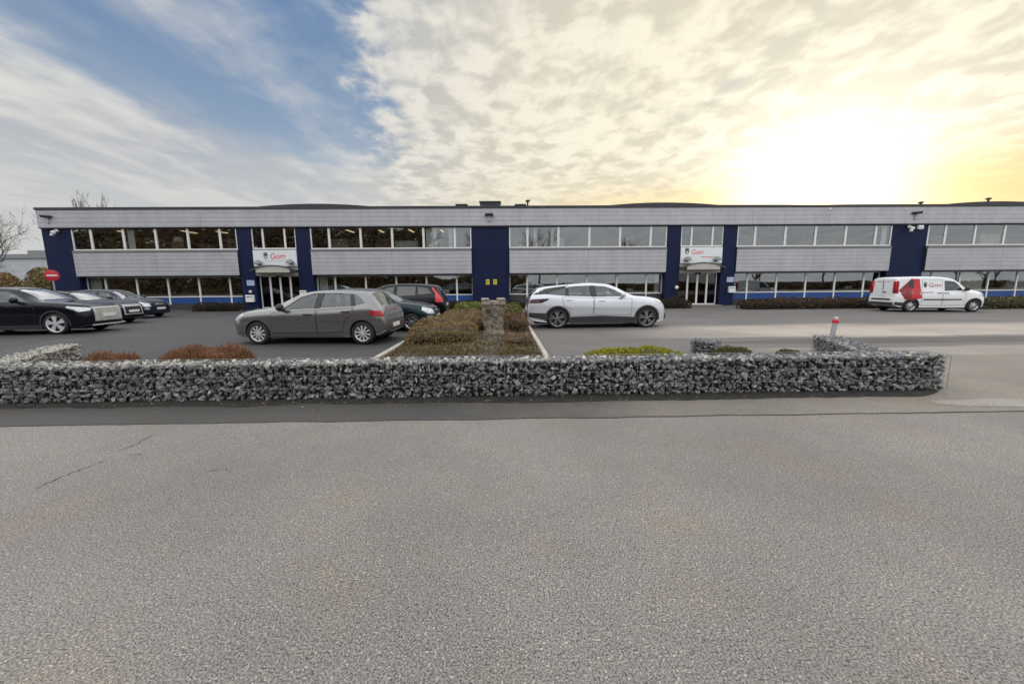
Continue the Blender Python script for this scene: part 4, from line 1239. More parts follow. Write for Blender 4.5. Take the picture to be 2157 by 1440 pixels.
def make_wheel(car, x, y, side, r, rr, style, wd=.21, rim_mat=None):
    hub = MB(); hub.lathe([(0, -.05), (rr * .72, -.05), (rr * .72, -.02), (0, -.02)], 24, 'Y'); hub.lathe([(rr * .99, -wd / 2), (rr * .98, wd * .30)], 32, 'Y'); hub.lathe([(0, -.06), (rr * .98, -.06)], 28, 'Y')
    w_ = hub.build('wheel', M['alloy_dark'], car, smooth=40, loc=(x, y, r)); w_.rotation_euler = (0, 0, 0 if side > 0 else math.pi)
    ty = MB(); h = wd / 2
    ty.lathe([(rr * .97, -h * .9), (rr + .02, -h), (r - .05, -h * 1.02), (r - .015, -h * .88), (r, -h * .6), (r, h * .6), (r - .015, h * .88), (r - .05, h * 1.02), (rr + .02, h), (rr * .97, h * .9)], 40, 'Y')
    ty.build('tyre', M['rubber'], w_, smooth=50)
    rm = MB(); yo = h * .72
    rm.lathe([(rr * .90, yo - .05), (rr * .90, yo), (rr * .955, yo + .012), (rr, yo + .004), (rr * 1.0, yo - .06)], 40, 'Y')
    rm.lathe([(0, yo + .016), (rr * .20, yo + .012), (rr * .24, yo - .02)], 20, 'Y')
    ns = {'cap': 10, 'five': 5, 'twin': 5, 'steel': 8}[style]
    for k in range(ns):
        a = 2 * math.pi * k / ns + .2
        w0, w1 = {'cap': (.055, .115), 'five': (.10, .30), 'twin': (.05, .10), 'steel': (.12, .2)}[style]
        offs = [0] if style != 'twin' else [-.16, .16]
        for o_ in offs:
            pts = []
            for rad, ww in ((rr * .16, w0 * rr * 2), (rr * .93, w1 * rr * 2)):
                for sg in (-1, 1):
                    aa = a + (o_ * 1.3 if rad > rr * .5 else o_ * .5) ; cx, cz = rad * math.cos(aa), rad * math.sin(aa)
                    tx, tz = -math.sin(aa), math.cos(aa); pts.append((cx + tx * ww / 2 * sg, cz + tz * ww / 2 * sg))
            q = [pts[0], pts[1], pts[3], pts[2]]
            yo2 = yo + (.012 if style != 'steel' else -.01)
            rm.add([(p[0], yo2 - (.0 if i < 2 else .012), p[1]) for i, p in enumerate(q)] + [(p[0], yo2 - .035, p[1]) for p in q],
                   [(0, 1, 2, 3), (0, 4, 5, 1), (1, 5, 6, 2), (2, 6, 7, 3), (3, 7, 4, 0)])
    rm.build('rim', M[rim_mat] if rim_mat else M['alloy' if style != 'steel' else 'chrome'], w_, smooth=35)
    return w_

def make_car(name, label, cat, d, loc, rz, paint_m):
    d = dict(d); d['mid'] = (d['fa'] + d['ra']) / 2
    sh = Shape(d); L = sh.L
    car = thing(name, label, cat, loc, rz, d.get('group'))
    # ---- solid body
    S = sh.stations(); rows = []
    for s in S:
        sec = sh.section(s); x = sh.X(s)
        rows.append([(x, y, z) for y, z in sec] + [(x, -y, z) for y, z in reversed(sec[1:-1])])
    mb = MB(); n = len(rows[0]); mb.grid(rows, 0, True)
    mb.f.append(tuple(range(n))); mb.mi.append(0); e = (len(rows) - 1) * n; mb.f.append(tuple(e + k for k in reversed(range(n)))); mb.mi.append(0)
    body = mb.build('body', [paint_m, M['cabin']], car, fix=True)
    # ---- first cut: wheel wells and cabin
    c1 = MB(); rw_ = sh.r + .045
    for s in (sh.fa, sh.ra):
        for sd in (1, -1):
            y0, y1 = (sh.W / 2 - .34, sh.W / 2 + .3) if sd > 0 else (-sh.W / 2 - .3, -sh.W / 2 + .34)
            c1.prism([(sh.X(s) + rw_ * math.cos(2 * math.pi * k / 40), sh.r + rw_ * math.sin(2 * math.pi * k / 40)) for k in range(40)], 'Y', y0, y1, 0)
    cr = []; ca, cb = sh.cabin
    for i in range(25):
        s = ca + (cb - ca) * i / 24; zt = pchip(sh.top, s) - .055; zl = min(pchip(sh.belt, s) - .22, zt - .03)
        ys = []
        for k in range(7):
            z = zl + (zt - zl) * k / 6; ys.append((max(.05, sh.side_y(s, min(z, pchip(sh.top, s) - .08)) - .055), z))
        ys[-1] = (ys[-1][0] - .06, zt)
        x = sh.X(s); cr.append([(x, y, z) for y, z in ys] + [(x, -y, z) for y, z in reversed(ys)])
    c1.grid(cr, 0, True); o0 = len(c1.v) - len(cr) * len(cr[0]); m_ = len(cr[0])
    c1.f.append(tuple(o0 + k for k in range(m_))); c1.mi.append(0); c1.f.append(tuple(len(c1.v) - m_ + k for k in reversed(range(m_)))); c1.mi.append(0)
    # ---- second cut: window openings
    c2 = MB(); c3 = MB()
    for poly in sh.side_windows:
        for sd in (1, -1):
            c2.prism([(sh.X(s), z) for s, z in poly], 'Y', *((.34, 1.4) if sd > 0 else (-1.4, -.34)))
    def screen(sa, sb, marg, dz, shrink=0.0):
        rws = []
        for i in range(9):
            s = sa + (sb - sa) * i / 8; zt = pchip(sh.top, s); sec = sh.section(s); wt = sec[32][0] - marg - shrink
            rws.append([(sh.X(s), wt * (2 * k / 8 - 1), sect_z(sec, abs(wt * (2 * k / 8 - 1))) + dz) for k in range(9)])
        return rws
    def sect_z(sec, y):
        for (y0, z0), (y1, z1) in zip(reversed(sec), list(reversed(sec))[1:]):
            if y0 <= y <= y1 and y1 > y0: return z0 + (z1 - z0) * (y - y0) / (y1 - y0)
        return sec[-1][1]
    for sa, sb in sh.screens:
        top, bt = screen(sa, sb, .05, .10), screen(sa, sb, .05, -.26)
        o0 = len(c3.v); c3.grid(top); c3.grid(bt)
        N = 81
        ring = [i for i in range(9)] + [9 * i + 8 for i in range(1, 9)] + [72 + i for i in reversed(range(8))] + [9 * i for i in reversed(range(1, 8))]
        for a, b in zip(ring, ring[1:] + ring[:1]): c3.f.append((o0 + a, o0 + b, o0 + N + b, o0 + N + a)); c3.mi.append(0)
    cut_objs = []
    for c in (c1, c2, c3):
        if not c.v: continue
        co = c.build('cutter', [M['cabin']], None, fix=True); cut_objs.append(co)
        md = body.modifiers.new('cut', 'BOOLEAN'); md.operation = 'DIFFERENCE'; md.solver = 'EXACT'; md.object = co; md.material_mode = 'TRANSFER'
        co.parent = car
    bpy.context.view_layer.update()
    dg = bpy.context.evaluated_depsgraph_get()
    me = bpy.data.meshes.new_from_object(body.evaluated_get(dg)); body.modifiers.clear(); body.data = me
    for co in cut_objs: bpy.data.objects.remove(co)
    me.polygons.foreach_set('use_smooth', [True] * len(me.polygons)); me.set_sharp_from_angle(angle=R(38))
    # ---- glass
    for i, poly in enumerate(sh.side_windows):
        for sd in (1, -1):
            g = side_patch(sh, poly, -.016, sd, 10, 4, thick=.001)
            g.build('side_window', M['privacy_glass' if i in sh.privacy else 'car_glass'], car, smooth=60)
    for i, (sa, sb) in enumerate(sh.screens):
        g = MB(); g.grid(screen(sa - .01, sb + .01, .03, -.010)); g.build('windscreen' if i == 0 else 'rear_window', M['screen_glass' if i == 0 else sh.rear_glass], car, smooth=60)
    # ---- dark trims
    for nm, poly, mat, off in sh.trims:
        for sd in (1, -1): side_patch(sh, poly, off, sd, 10, 4).build(nm, M[mat] if isinstance(mat, str) else mat, car, smooth=40)
    if sh.arch:
        for s in (sh.fa, sh.ra):
            for sd in (1, -1): arch_patch(sh, s, sh.r, sh.r + .035, sh.r + .035 + sh.arch, .007, sd).build('arch_trim', M['dark_trim'], car, smooth=40)
    # ---- doors: panel, gap line and handle
    for poly, hp in sh.doors:
        for sd in (1, -1):
            pn = side_patch(sh, poly, .004, sd, 14, 8, thick=.004).build('door', paint_m, car, smooth=40)
            outline_strip(sh, poly, .0055, sd, .0045).build('gap_line', M['groove'], pn)
            if hp:
                h = MB(); y = sh.side_y(*hp) * sd; x = sh.X(hp[0])
                h.bbox(x - .11, x + .11, y - .02, y + .035, hp[1] - .018, hp[1] + .018, .012) if sd > 0 else h.bbox(x - .11, x + .11, y - .035, y + .02, hp[1] - .018, hp[1] + .018, .012)
                h.build('handle', sh.handle if sh.handle else paint_m, pn)
    # ---- mirrors
    for sd in (1, -1):
        s, z = sh.mirror; y = sh.side_y(s, z)
        q = MB(); x = sh.X(s); ya, yb = sorted((sd * (y + .03), sd * (y + .28)))
        q.grid([[(x + .11 * math.sin(a_) * math.cos(u) * (1 if math.cos(u) > 0 else .6), (ya + yb) / 2 + (yb - ya) / 2 * math.cos(a_), z + .085 + .105 * math.sin(a_) * math.sin(u)) for u in [2 * math.pi * k / 14 for k in range(14)]] for a_ in [math.acos(max(-1, min(1, 1 - 2 * j / 8))) for j in range(9)]], 0, True); a, b = sorted((sd * (y - .03), sd * (y + .09))); q.bbox(x - .03, x + .05, a, b, z - .02, z + .04, .01)
        q.build('wing_mirror', sh.mirror_mat or paint_m, car, smooth=40)
    # ---- lamps
    for nm, poly, mat, off in sh.lamps:
        for sd in (1, -1): side_patch(sh, poly, off, sd, 10, 5).build(nm, M[mat], car, smooth=50)
    # ---- nose and tail fittings: boxes given as (name, end, y half width, z0, z1, material, how far it stands out)
    for nm, end, yh, z0, z1, mat, dep in sh.ends:
        q = MB(); zz = [z0 + (z1 - z0) * k / 4 for k in range(5)]
        if end == 'F': out = [(sh.X(sh.front_s(z)) + dep, z) for z in zz]; bk = [(p[0] - .10 - dep, p[1]) for p in reversed(out)]
        else: out = [(sh.X(sh.rear_s(z)) - dep, z) for z in zz]; bk = [(p[0] + .10 + dep, p[1]) for p in reversed(out)]
        if nm in ('number_plate',): xm = out[2][0]; out = [(xm, z) for x, z in out]; bk = [(xm + (-.1 if end == 'F' else .1), z) for x, z in bk]
        q.prism(out + bk, 'Y', -yh, yh)
        q.build(nm, M[mat] if isinstance(mat, str) else mat, car, smooth=30)
    # ---- wheels
    for s in (sh.fa, sh.ra):
        for sd in (1, -1): make_wheel(car, sh.X(s), sd * (sh.W / 2 * pchip(sh.plan, s) - .115), sd, sh.r, sh.rr, sh.rim, rim_mat=d.get('rim_mat'))
    # ---- underside and seats
    u = MB(); u.bbox(sh.X(L - .25), sh.X(.25), -sh.W / 2 + .3, sh.W / 2 - .3, .16, .34, .05); u.build('underbody', M['black'], car)
    zs = pchip(sh.belt, sh.seats[0]) - .22 if sh.seats else 0
    for s in sh.seats:
        for sd in (.36, -.36):
            q = MB(); x = sh.X(s); zs = pchip(sh.belt, s) - .215
            q.prism([(x - .02, zs), (x + .13, zs), (x - .02, zs + .30), (x - .11, zs + .30)], 'Y', sd - .23, sd + .23)
            q.bbox(x - .16, x - .06, sd - .13, sd + .13, zs + .33, zs + .47, .03)
            q.build('seat', M['seat'], car)
    if sh.seats:
        q = MB(); x = sh.X(sh.seats[0]) + .55; zs = pchip(sh.belt, sh.seats[0]) - .02
        q.tube([(x - .06 * math.sin(a), .36 + .18 * math.cos(a), zs + .17 * math.sin(a)) for a in [2 * math.pi * k / 18 for k in range(19)]], .014, 6)
        q.build('steering_wheel', M['black'], car)
    return car, sh

PLAN = lambda L: [(0, .60), (.03, .68), (.09, .78), (.22, .90), (.45, .965), (.9, 1), (L - .9, 1), (L - .35, .985), (L - .12, .96), (L - .04, .925), (L, .87)]

P_GREY = paint('warm_grey_metallic', (.195, .19, .19), .65, .18, .06, 1.0)
HATCH = dict(L=4.54, W=1.78, Wr=1.16, fa=.88, ra=3.87, r=.315, rr=.225, rim='cap', group='cars parked in the car park',
    top=[(0, .56), (.04, .70), (.14, .80), (.4, .90), (.8, .975), (1.18, 1.03), (1.62, 1.23), (2.06, 1.405), (2.45, 1.468), (3.0, 1.485), (3.6, 1.465), (4.02, 1.425), (4.12, 1.36), (4.34, 1.10), (4.44, .97), (4.49, .86), (4.52, .70), (4.54, .5)],
    bot=[(0, .26), (.25, .20), (1.2, .19), (3.4, .19), (4.3, .24), (4.54, .36)], plan=PLAN(4.54),
    belt=[(0, .66), (.5, .86), (1.2, .915), (2.2, .965), (3.4, 1.02), (4.05, 1.06), (4.54, .9)],
    cabin=(1.32, 4.17), side_windows=[[(1.55, .945), (2.06, 1.285), (2.42, 1.378), (2.55, 1.388), (2.52, .99)], [(2.68, 1.0), (2.70, 1.392), (3.2, 1.385), (3.48, 1.365), (3.58, 1.045)], [(3.68, 1.055), (3.58, 1.355), (3.70, 1.34), (3.97, 1.13)]],
    privacy=[], screens=[(1.32, 2.03), (4.08, 4.38)], rear_glass='car_glass',
    trims=[('window_trim', [(2.52, .985), (2.55, 1.395), (2.70, 1.398), (2.68, .992)], 'black', .003), ('quarter_trim', [(3.58, 1.04), (3.48, 1.37), (3.58, 1.362), (3.69, 1.05)], 'black', .003), ('door_moulding', [(1.32, .345), (1.32, .375), (3.25, .39), (3.25, .36)], P_GREY, .016), ('sill_trim', [(1.15, .20), (1.15, .25), (3.3, .25), (3.3, .20)], 'dark_trim', .004)],
    arch=0, doors=[([(1.30, .33), (1.30, .885), (2.58, .945), (2.58, .30)], (2.35, .83)), ([(2.60, .30), (2.60, .945), (3.66, 1.0), (3.60, .80), (3.42, .70), (3.32, .36)], (3.42, .90))],
    handle=M['dark_trim'], mirror=(1.66, .94), mirror_mat=M['black'],
    lamps=[('headlight', [(.05, .62), (.06, .72), (.42, .86), (.46, .80), (.25, .66)], 'lamp_clear', .006), ('tail_light', [(4.16, .80), (4.12, .93), (4.48, .92), (4.49, .76), (4.34, .77)], 'lamp_red', .012)],
    ends=[('number_plate', 'R', .26, .44, .55, 'plate_white', .012), ('grille', 'F', .5, .55, .63, 'black', .006), ('number_plate', 'F', .26, .38, .49, 'plate_white', .014), ('lower_grille', 'F', .55, .28, .36, 'black', .004), ('bumper_trim', 'R', .62, .36, .43, 'dark_trim', .006)],
    seats=[2.35, 3.35])
def stretch(d, k):
    d = dict(d)
    sc = lambda ps: [(a * k, b) for a, b in ps]
    for q in ('top', 'bot', 'plan', 'belt'): d[q] = sc(d[q])
    d['side_windows'] = [sc(p) for p in d['side_windows']]; d['screens'] = [(a * k, b * k) for a, b in d['screens']]
    d['cabin'] = tuple(a * k for a in d['cabin']); d['seats'] = [a * k for a in d['seats']]
    d['trims'] = [(n, sc(p), m, o) for n, p, m, o in d['trims']]; d['lamps'] = [(n, sc(p), m, o) for n, p, m, o in d['lamps']]
    d['doors'] = [(sc(p), (h[0] * k, h[1])) for p, h in d['doors']]; d['mirror'] = (d['mirror'][0] * k, d['mirror'][1]); d['L'] *= k
    return d
HATCH_SHORT = stretch(HATCH, .974); HATCH_SHORT.update(fa=.84, ra=3.775)
SUV = dict(HATCH); SUV.update(rim_mat='alloy_smoke', L=5.10, W=1.85, Wr=1.22, fa=.78, ra=4.02, r=.365, rr=.285, rim='twin', group='cars parked in the car park',
    top=[(0, .60), (.03, .78), (.10, .90), (.3, 1.04), (.7, 1.12), (1.2, 1.165), (1.5, 1.31), (1.85, 1.49), (2.25, 1.60), (2.8, 1.635), (3.5, 1.59), (4.2, 1.53), (4.69, 1.455), (4.80, 1.37), (4.95, 1.22), (5.03, 1.05), (5.07, .88), (5.09, .70), (5.10, .55)],
    bot=[(0, .28), (.3, .20), (1.3, .17), (3.6, .17), (4.8, .26), (5.10, .42)], plan=PLAN(5.10),
    belt=[(0, .70), (.4, .98), (1.2, 1.09), (2.5, 1.115), (3.6, 1.15), (4.4, 1.20), (4.9, 1.20), (5.1, .95)],
    cabin=(1.35, 4.72), side_windows=[[(1.52, 1.135), (1.95, 1.38), (2.28, 1.49), (2.66, 1.52), (2.60, 1.13)], [(2.80, 1.14), (2.84, 1.525), (3.35, 1.51), (3.62, 1.485), (3.62, 1.165)], [(3.72, 1.17), (3.72, 1.465), (4.10, 1.41), (4.50, 1.235)]],
    privacy=[2], screens=[(1.28, 1.98), (4.76, 4.97)], rear_glass='privacy_glass',
    trims=[('window_trim', [(2.60, 1.13), (2.66, 1.525), (2.84, 1.53), (2.80, 1.13)], 'black', .003), ('quarter_trim', [(3.62, 1.16), (3.62, 1.525), (3.72, 1.515), (3.72, 1.17)], 'black', .003), ('rear_quarter_trim', [(3.72, 1.465), (3.72, 1.52), (4.10, 1.48), (4.50, 1.42), (4.78, 1.325), (4.90, 1.215), (4.50, 1.235), (4.10, 1.41)], 'black', .003),
           ('sill_trim', [(1.12, .19), (1.14, .40), (2.4, .46), (3.6, .42), (3.63, .19)], 'dark_trim', .008), ('bumper_cladding', [(4.38, .30), (4.42, .56), (5.04, .58), (5.06, .43)], 'dark_trim', .008)],
    arch=.065, doors=[([(1.36, .48), (1.34, 1.06), (2.70, 1.09), (2.72, .50)], (2.42, .99)), ([(2.74, .50), (2.72, 1.09), (3.86, 1.13), (3.82, .86), (3.60, .72), (3.48, .46)], (3.60, 1.03))],
    handle=None, mirror=(1.72, 1.11), mirror_mat=None,
    lamps=[('headlight', [(.06, .84), (.07, .92), (.48, 1.04), (.52, .96), (.28, .86)], 'lamp_clear', .006), ('tail_light', [(4.36, 1.03), (4.34, 1.085), (5.03, 1.05), (5.05, .92), (4.60, .92)], 'black', .006), ('tail_light_glow', [(4.70, .96), (4.66, 1.02), (5.02, 1.01), (5.03, .95)], 'lamp_smoke', .010)],
    ends=[('number_plate', 'R', .26, .62, .73, 'plate_white', .012), ('lower_grille', 'F', .62, .34, .52, 'black', .006), ('number_plate', 'F', .26, .55, .66, 'plate_white', .014), ('light_bar', 'R', .62, .94, 1.0, 'lamp_red', .006), ('bumper_cladding', 'R', .70, .42, .56, 'dark_trim', .006), ('front_cladding', 'F', .58, .28, .335, 'dark_trim', .012)],
    seats=[2.5, 3.5])
GRILLE_SUV = dict(SUV); GRILLE_SUV.update(rim_mat=None, rim='five', r=.37, rr=.295, fa=.95, ra=3.9, L=4.95, plan=[(0, .66), (.03, .74), (.1, .84), (.25, .93), (.5, .98), (.9, 1), (4.0, 1), (4.6, .96), (4.9, .88), (4.95, .8)],
    top=[(0, .66), (.03, .86), (.10, .96), (.3, 1.04), (.7, 1.10), (1.35, 1.17), (1.7, 1.36), (2.05, 1.53), (2.4, 1.61), (2.9, 1.635), (3.6, 1.60), (4.2, 1.53), (4.55, 1.45), (4.68, 1.36), (4.80, 1.18), (4.88, 1.0), (4.92, .86), (4.94, .7), (4.95, .55)],
    bot=[(0, .28), (.3, .20), (1.3, .17), (3.6, .17), (4.6, .26), (4.95, .42)],
    belt=[(0, .74), (.4, .98), (1.3, 1.09), (2.5, 1.115), (3.6, 1.15), (4.4, 1.18), (4.95, .95)],
    cabin=(1.55, 4.55), screens=[(1.45, 2.16), (4.62, 4.82)], side_windows=[[(1.72, 1.135), (2.1, 1.36), (2.42, 1.50), (2.76, 1.52), (2.72, 1.13)], [(2.88, 1.14), (2.90, 1.525), (3.45, 1.50), (3.66, 1.47), (3.70, 1.165)], [(3.80, 1.17), (3.78, 1.45), (4.05, 1.40), (4.36, 1.23)]],
    trims=[('window_trim', [(2.72, 1.13), (2.76, 1.525), (2.90, 1.53), (2.88, 1.13)], 'black', .003), ('sill_trim', [(1.35, .19), (1.36, .34), (3.45, .34), (3.47, .19)], 'dark_trim', .008)],
    doors=[([(1.50, .40), (1.48, 1.06), (2.78, 1.09), (2.80, .40)], (2.5, .99)), ([(2.82, .40), (2.80, 1.09), (3.82, 1.13), (3.78, .86), (3.52, .72), (3.42, .40)], (3.60, 1.03))],
    mirror=(1.95, 1.11), arch=.045,
    lamps=[('headlight', [(.05, .80), (.06, .90), (.55, .97), (.58, .91), (.24, .76)], 'lamp_clear', .006), ('tail_light', [(4.40, .98), (4.38, 1.08), (4.89, 1.04), (4.91, .92)], 'lamp_red', .006)],
    ends=[('grille', 'F', .56, .42, .92, 'alloy', .03), ('grille_mesh', 'F', .50, .46, .88, plain('pale_grille', (.42, .40, .37), .4, .1, var=.3, scale=14), .04), ('number_plate', 'F', .26, .56, .67, 'plate_white', .06), ('lower_lip', 'F', .66, .27, .31, 'alloy', .05), ('number_plate', 'R', .26, .62, .73, 'plate_white', .012)],
    seats=[2.65, 3.5])
VOLVO = dict(SUV); VOLVO.update(rim_mat=None, L=4.8, fa=.85, ra=3.75, rim='five', r=.36, rr=.27, plan=PLAN(4.8),
    top=[(0, .62), (.03, .80), (.10, .94), (.3, 1.05), (.7, 1.10), (1.2, 1.15), (1.55, 1.36), (1.9, 1.54), (2.3, 1.63), (2.9, 1.66), (3.6, 1.65), (4.2, 1.60), (4.42, 1.54), (4.55, 1.35), (4.68, 1.10), (4.74, .92), (4.78, .75), (4.80, .55)],
    bot=[(0, .28), (.3, .20), (1.3, .19), (3.4, .19), (4.5, .28), (4.8, .42)],
    belt=[(0, .7), (.4, .98), (1.2, 1.07), (2.5, 1.10), (3.6, 1.16), (4.3, 1.20), (4.8, .95)],
    cabin=(1.35, 4.38), screens=[(1.28, 1.98), (4.46, 4.68)], privacy=[1, 2],
    side_windows=[[(1.55, 1.12), (1.95, 1.38), (2.28, 1.51), (2.58, 1.54), (2.54, 1.12)], [(2.68, 1.13), (2.70, 1.55), (3.3, 1.55), (3.50, 1.54), (3.50, 1.16)], [(3.60, 1.18), (3.58, 1.54), (4.0, 1.48), (4.22, 1.24)]],
    trims=[('sill_trim', [(1.25, .21), (1.26, .36), (3.32, .36), (3.33, .21)], 'dark_trim', .008)],
    doors=[([(1.40, .40), (1.36, 1.05), (2.60, 1.08), (2.62, .40)], (2.35, .96)), ([(2.64, .40), (2.62, 1.08), (3.62, 1.13), (3.58, .86), (3.36, .72), (3.26, .40)], (3.40, 1.0))],
    mirror=(1.75, 1.10), arch=.05,
    lamps=[('headlight', [(.06, .80), (.07, .92), (.48, 1.02), (.52, .94)], 'lamp_clear', .006), ('tail_light', [(4.20, 1.44), (4.22, 1.50), (4.50, 1.20), (4.66, .98), (4.70, .86), (4.38, .86), (4.36, .94), (4.50, .98), (4.40, 1.18)], 'lamp_red_bright', .008)],
    ends=[('number_plate', 'R', .26, .68, .79, 'plate_white', .014), ('tailgate_trim', 'R', .5, .83, .87, 'chrome', .012), ('bumper_cladding', 'R', .72, .42, .56, 'dark_trim', .008), ('grille', 'F', .42, .55, .82, 'black', .01)],
    seats=[2.45, 3.3])
OLDHATCH = dict(HATCH); OLDHATCH.update(handle=None, L=4.35, fa=.80, ra=3.5, rim='steel', plan=PLAN(4.35), r=.315, rr=.22,
    top=[(0, .52), (.03, .66), (.12, .80), (.35, .90), (.8, .985), (1.2, 1.03), (1.6, 1.24), (1.95, 1.41), (2.4, 1.485), (3.0, 1.50), (3.6, 1.45), (3.95, 1.37), (4.1, 1.2), (4.24, .98), (4.30, .85), (4.33, .7), (4.35, .5)],
    bot=[(0, .24), (.25, .19), (1.2, .19), (3.2, .19), (4.1, .24), (4.35, .36)],
    belt=[(0, .64), (.5, .87), (1.2, .96), (2.2, .985), (3.4, 1.01), (4.0, 1.03), (4.35, .9)],
    cabin=(1.32, 4.0), screens=[(1.25, 1.90), (4.0, 4.22)],
    side_windows=[[(1.52, 1.01), (2.0, 1.30), (2.32, 1.385), (2.45, 1.395), (2.42, 1.0)], [(2.55, 1.01), (2.56, 1.40), (3.1, 1.395), (3.35, 1.37), (3.45, 1.04)]],
    trims=[('window_trim', [(2.43, 1.0), (2.46, 1.40), (2.55, 1.40), (2.54, 1.0)], 'black', .003), ('side_moulding', [(1.3, .48), (1.3, .53), (3.05, .53), (3.05, .48)], 'black', .012)],
    doors=[([(1.30, .30), (1.30, .93), (2.46, .96), (2.46, .30)], (2.25, .86)), ([(2.48, .30), (2.48, .96), (3.40, .99), (3.32, .76), (3.12, .66), (3.04, .32)], (3.2, .9))],
    mirror=(1.62, .98), mirror_mat=None,
    lamps=[('headlight', [(.03, .60), (.04, .74), (.42, .86), (.44, .74), (.20, .60)], 'lamp_clear', .008), ('tail_light', [(4.1, .80), (4.06, .98), (4.27, .96), (4.30, .78)], 'lamp_red', .006), ('fog_lamp', [(.05, .44), (.06, .54), (.26, .55), (.24, .44)], 'lamp_clear', .006)],
    ends=[('grille', 'F', .42, .60, .72, 'black', .01), ('grille_bar', 'F', .44, .655, .668, 'chrome', .014), ('number_plate', 'F', .26, .44, .55, 'plate_white', .02), ('lower_grille', 'F', .56, .28, .40, 'black', .008), ('number_plate', 'R', .26, .6, .71, 'plate_white', .012)],
    seats=[2.3, 3.2])
ESTATE = dict(OLDHATCH); ESTATE.update(L=4.75, fa=.90, ra=3.75, rim='five', plan=PLAN(4.75), r=.335, rr=.25,
    top=[(0, .56), (.03, .72), (.12, .84), (.35, .92), (.9, 1.0), (1.4, 1.05), (1.8, 1.25), (2.15, 1.40), (2.6, 1.465), (3.2, 1.475), (4.0, 1.42), (4.4, 1.33), (4.6, 1.05), (4.68, .88), (4.73, .7), (4.75, .5)],
    belt=[(0, .68), (.5, .90), (1.3, .98), (2.4, 1.0), (3.6, 1.03), (4.4, 1.05), (4.75, .9)],
    bot=[(0, .24), (.25, .19), (1.2, .19), (3.4, .19), (4.5, .24), (4.75, .36)],
    cabin=(1.55, 4.4), screens=[(1.45, 2.10), (4.42, 4.60)],
    side_windows=[[(1.75, 1.03), (2.2, 1.29), (2.52, 1.365), (2.65, 1.375), (2.62, 1.02)], [(2.75, 1.03), (2.76, 1.375), (3.3, 1.37), (3.6, 1.345), (3.66, 1.05)]],
    trims=[('window_trim', [(2.62, 1.02), (2.65, 1.38), (2.76, 1.38), (2.75, 1.02)], 'black', .003)],
    doors=[([(1.50, .30), (1.50, .95), (2.66, .98), (2.66, .30)], (2.4, .88)), ([(2.68, .30), (2.68, .98), (3.62, 1.01), (3.56, .80), (3.36, .70), (3.28, .32)], (3.4, .92))],
    mirror=(1.85, 1.0),
    lamps=[('headlight', [(.04, .66), (.05, .78), (.55, .90), (.56, .80)], 'lamp_clear', .008), ('tail_light', [(4.4, .84), (4.38, 1.0), (4.64, .98), (4.67, .82)], 'lamp_red', .006)],
    ends=[('grille_surround', 'F', .46, .40, .80, 'alloy', .02), ('grille', 'F', .40, .44, .76, 'black', .03), ('number_plate', 'F', .26, .50, .61, 'plate_white', .045), ('grille_bar', 'F', .42, .70, .715, 'chrome', .035), ('bonnet_strip', 'F', .44, .815, .84, 'chrome', .02)],
    seats=[2.5, 3.4])
VAN = dict(L=4.36, W=1.83, Wr=1.52, fa=.66, ra=3.58, r=.32, rr=.21, rim='steel', group=None,
    top=[(0, .60), (.03, .84), (.10, .95), (.3, 1.05), (.7, 1.13), (.95, 1.22), (1.3, 1.48), (1.65, 1.70), (2.0, 1.79), (2.5, 1.83), (3.4, 1.84), (4.1, 1.81), (4.26, 1.74), (4.31, 1.4), (4.33, 1.0), (4.35, .7), (4.36, .45)],
    bot=[(0, .30), (.25, .24), (1.2, .22), (3.2, .22), (4.1, .26), (4.36, .36)],
    plan=[(0, .62), (.03, .70), (.09, .80), (.22, .91), (.45, .97), (.9, 1), (3.9, 1), (4.2, .985), (4.30, .965), (4.34, .94), (4.36, .91)],
    belt=[(0, .70), (.4, .96), (1.0, 1.06), (2.2, 1.09), (4.2, 1.10), (4.36, .9)],
    cabin=(1.12, 2.35), side_windows=[[(1.20, 1.11), (1.42, 1.38), (1.62, 1.55), (1.92, 1.60), (2.08, 1.60), (2.06, 1.09)]], privacy=[], screens=[(1.0, 1.62)], rear_glass='privacy_glass',
    trims=[('side_moulding', [(1.28, .62), (1.28, .68), (3.05, .68), (3.05, .62)], 'dark_trim', .016), ('bumper_cladding', [(3.98, .30), (3.95, .50), (4.33, .52), (4.34, .38)], 'dark_trim', .01), ('slide_rail', [(2.6, 1.0), (2.6, 1.03), (3.9, 1.03), (3.9, 1.0)], 'dark_trim', .012)],
    arch=.05, doors=[([(1.14, .36), (1.10, 1.04), (2.14, 1.07), (2.14, .34)], (2.0, .98)), ([(2.18, .34), (2.18, 1.66), (3.10, 1.68), (3.12, .34)], (2.32, .98))],
    handle=M['dark_trim'], mirror=(1.18, 1.10), mirror_mat=M['black'],
    lamps=[('headlight', [(.05, .74), (.06, .92), (.42, 1.02), (.45, .86)], 'lamp_clear', .008), ('tail_light', [(4.22, .95), (4.20, 1.62), (4.29, 1.60), (4.32, .95)], 'lamp_red', .008)],
    ends=[('number_plate', 'R', .26, .78, .90, 'plate_white', .014), ('bumper_cladding', 'R', .78, .36, .50, 'dark_trim', .03), ('bumper_insert', 'R', .62, .62, .70, 'dark_trim', .05), ('rear_bumper', 'R', .80, .505, .74, 'white_paint', .035), ('grille', 'F', .5, .62, .74, 'black', .01), ('lower_grille', 'F', .6, .36, .5, 'black', .012)],
    seats=[1.95])

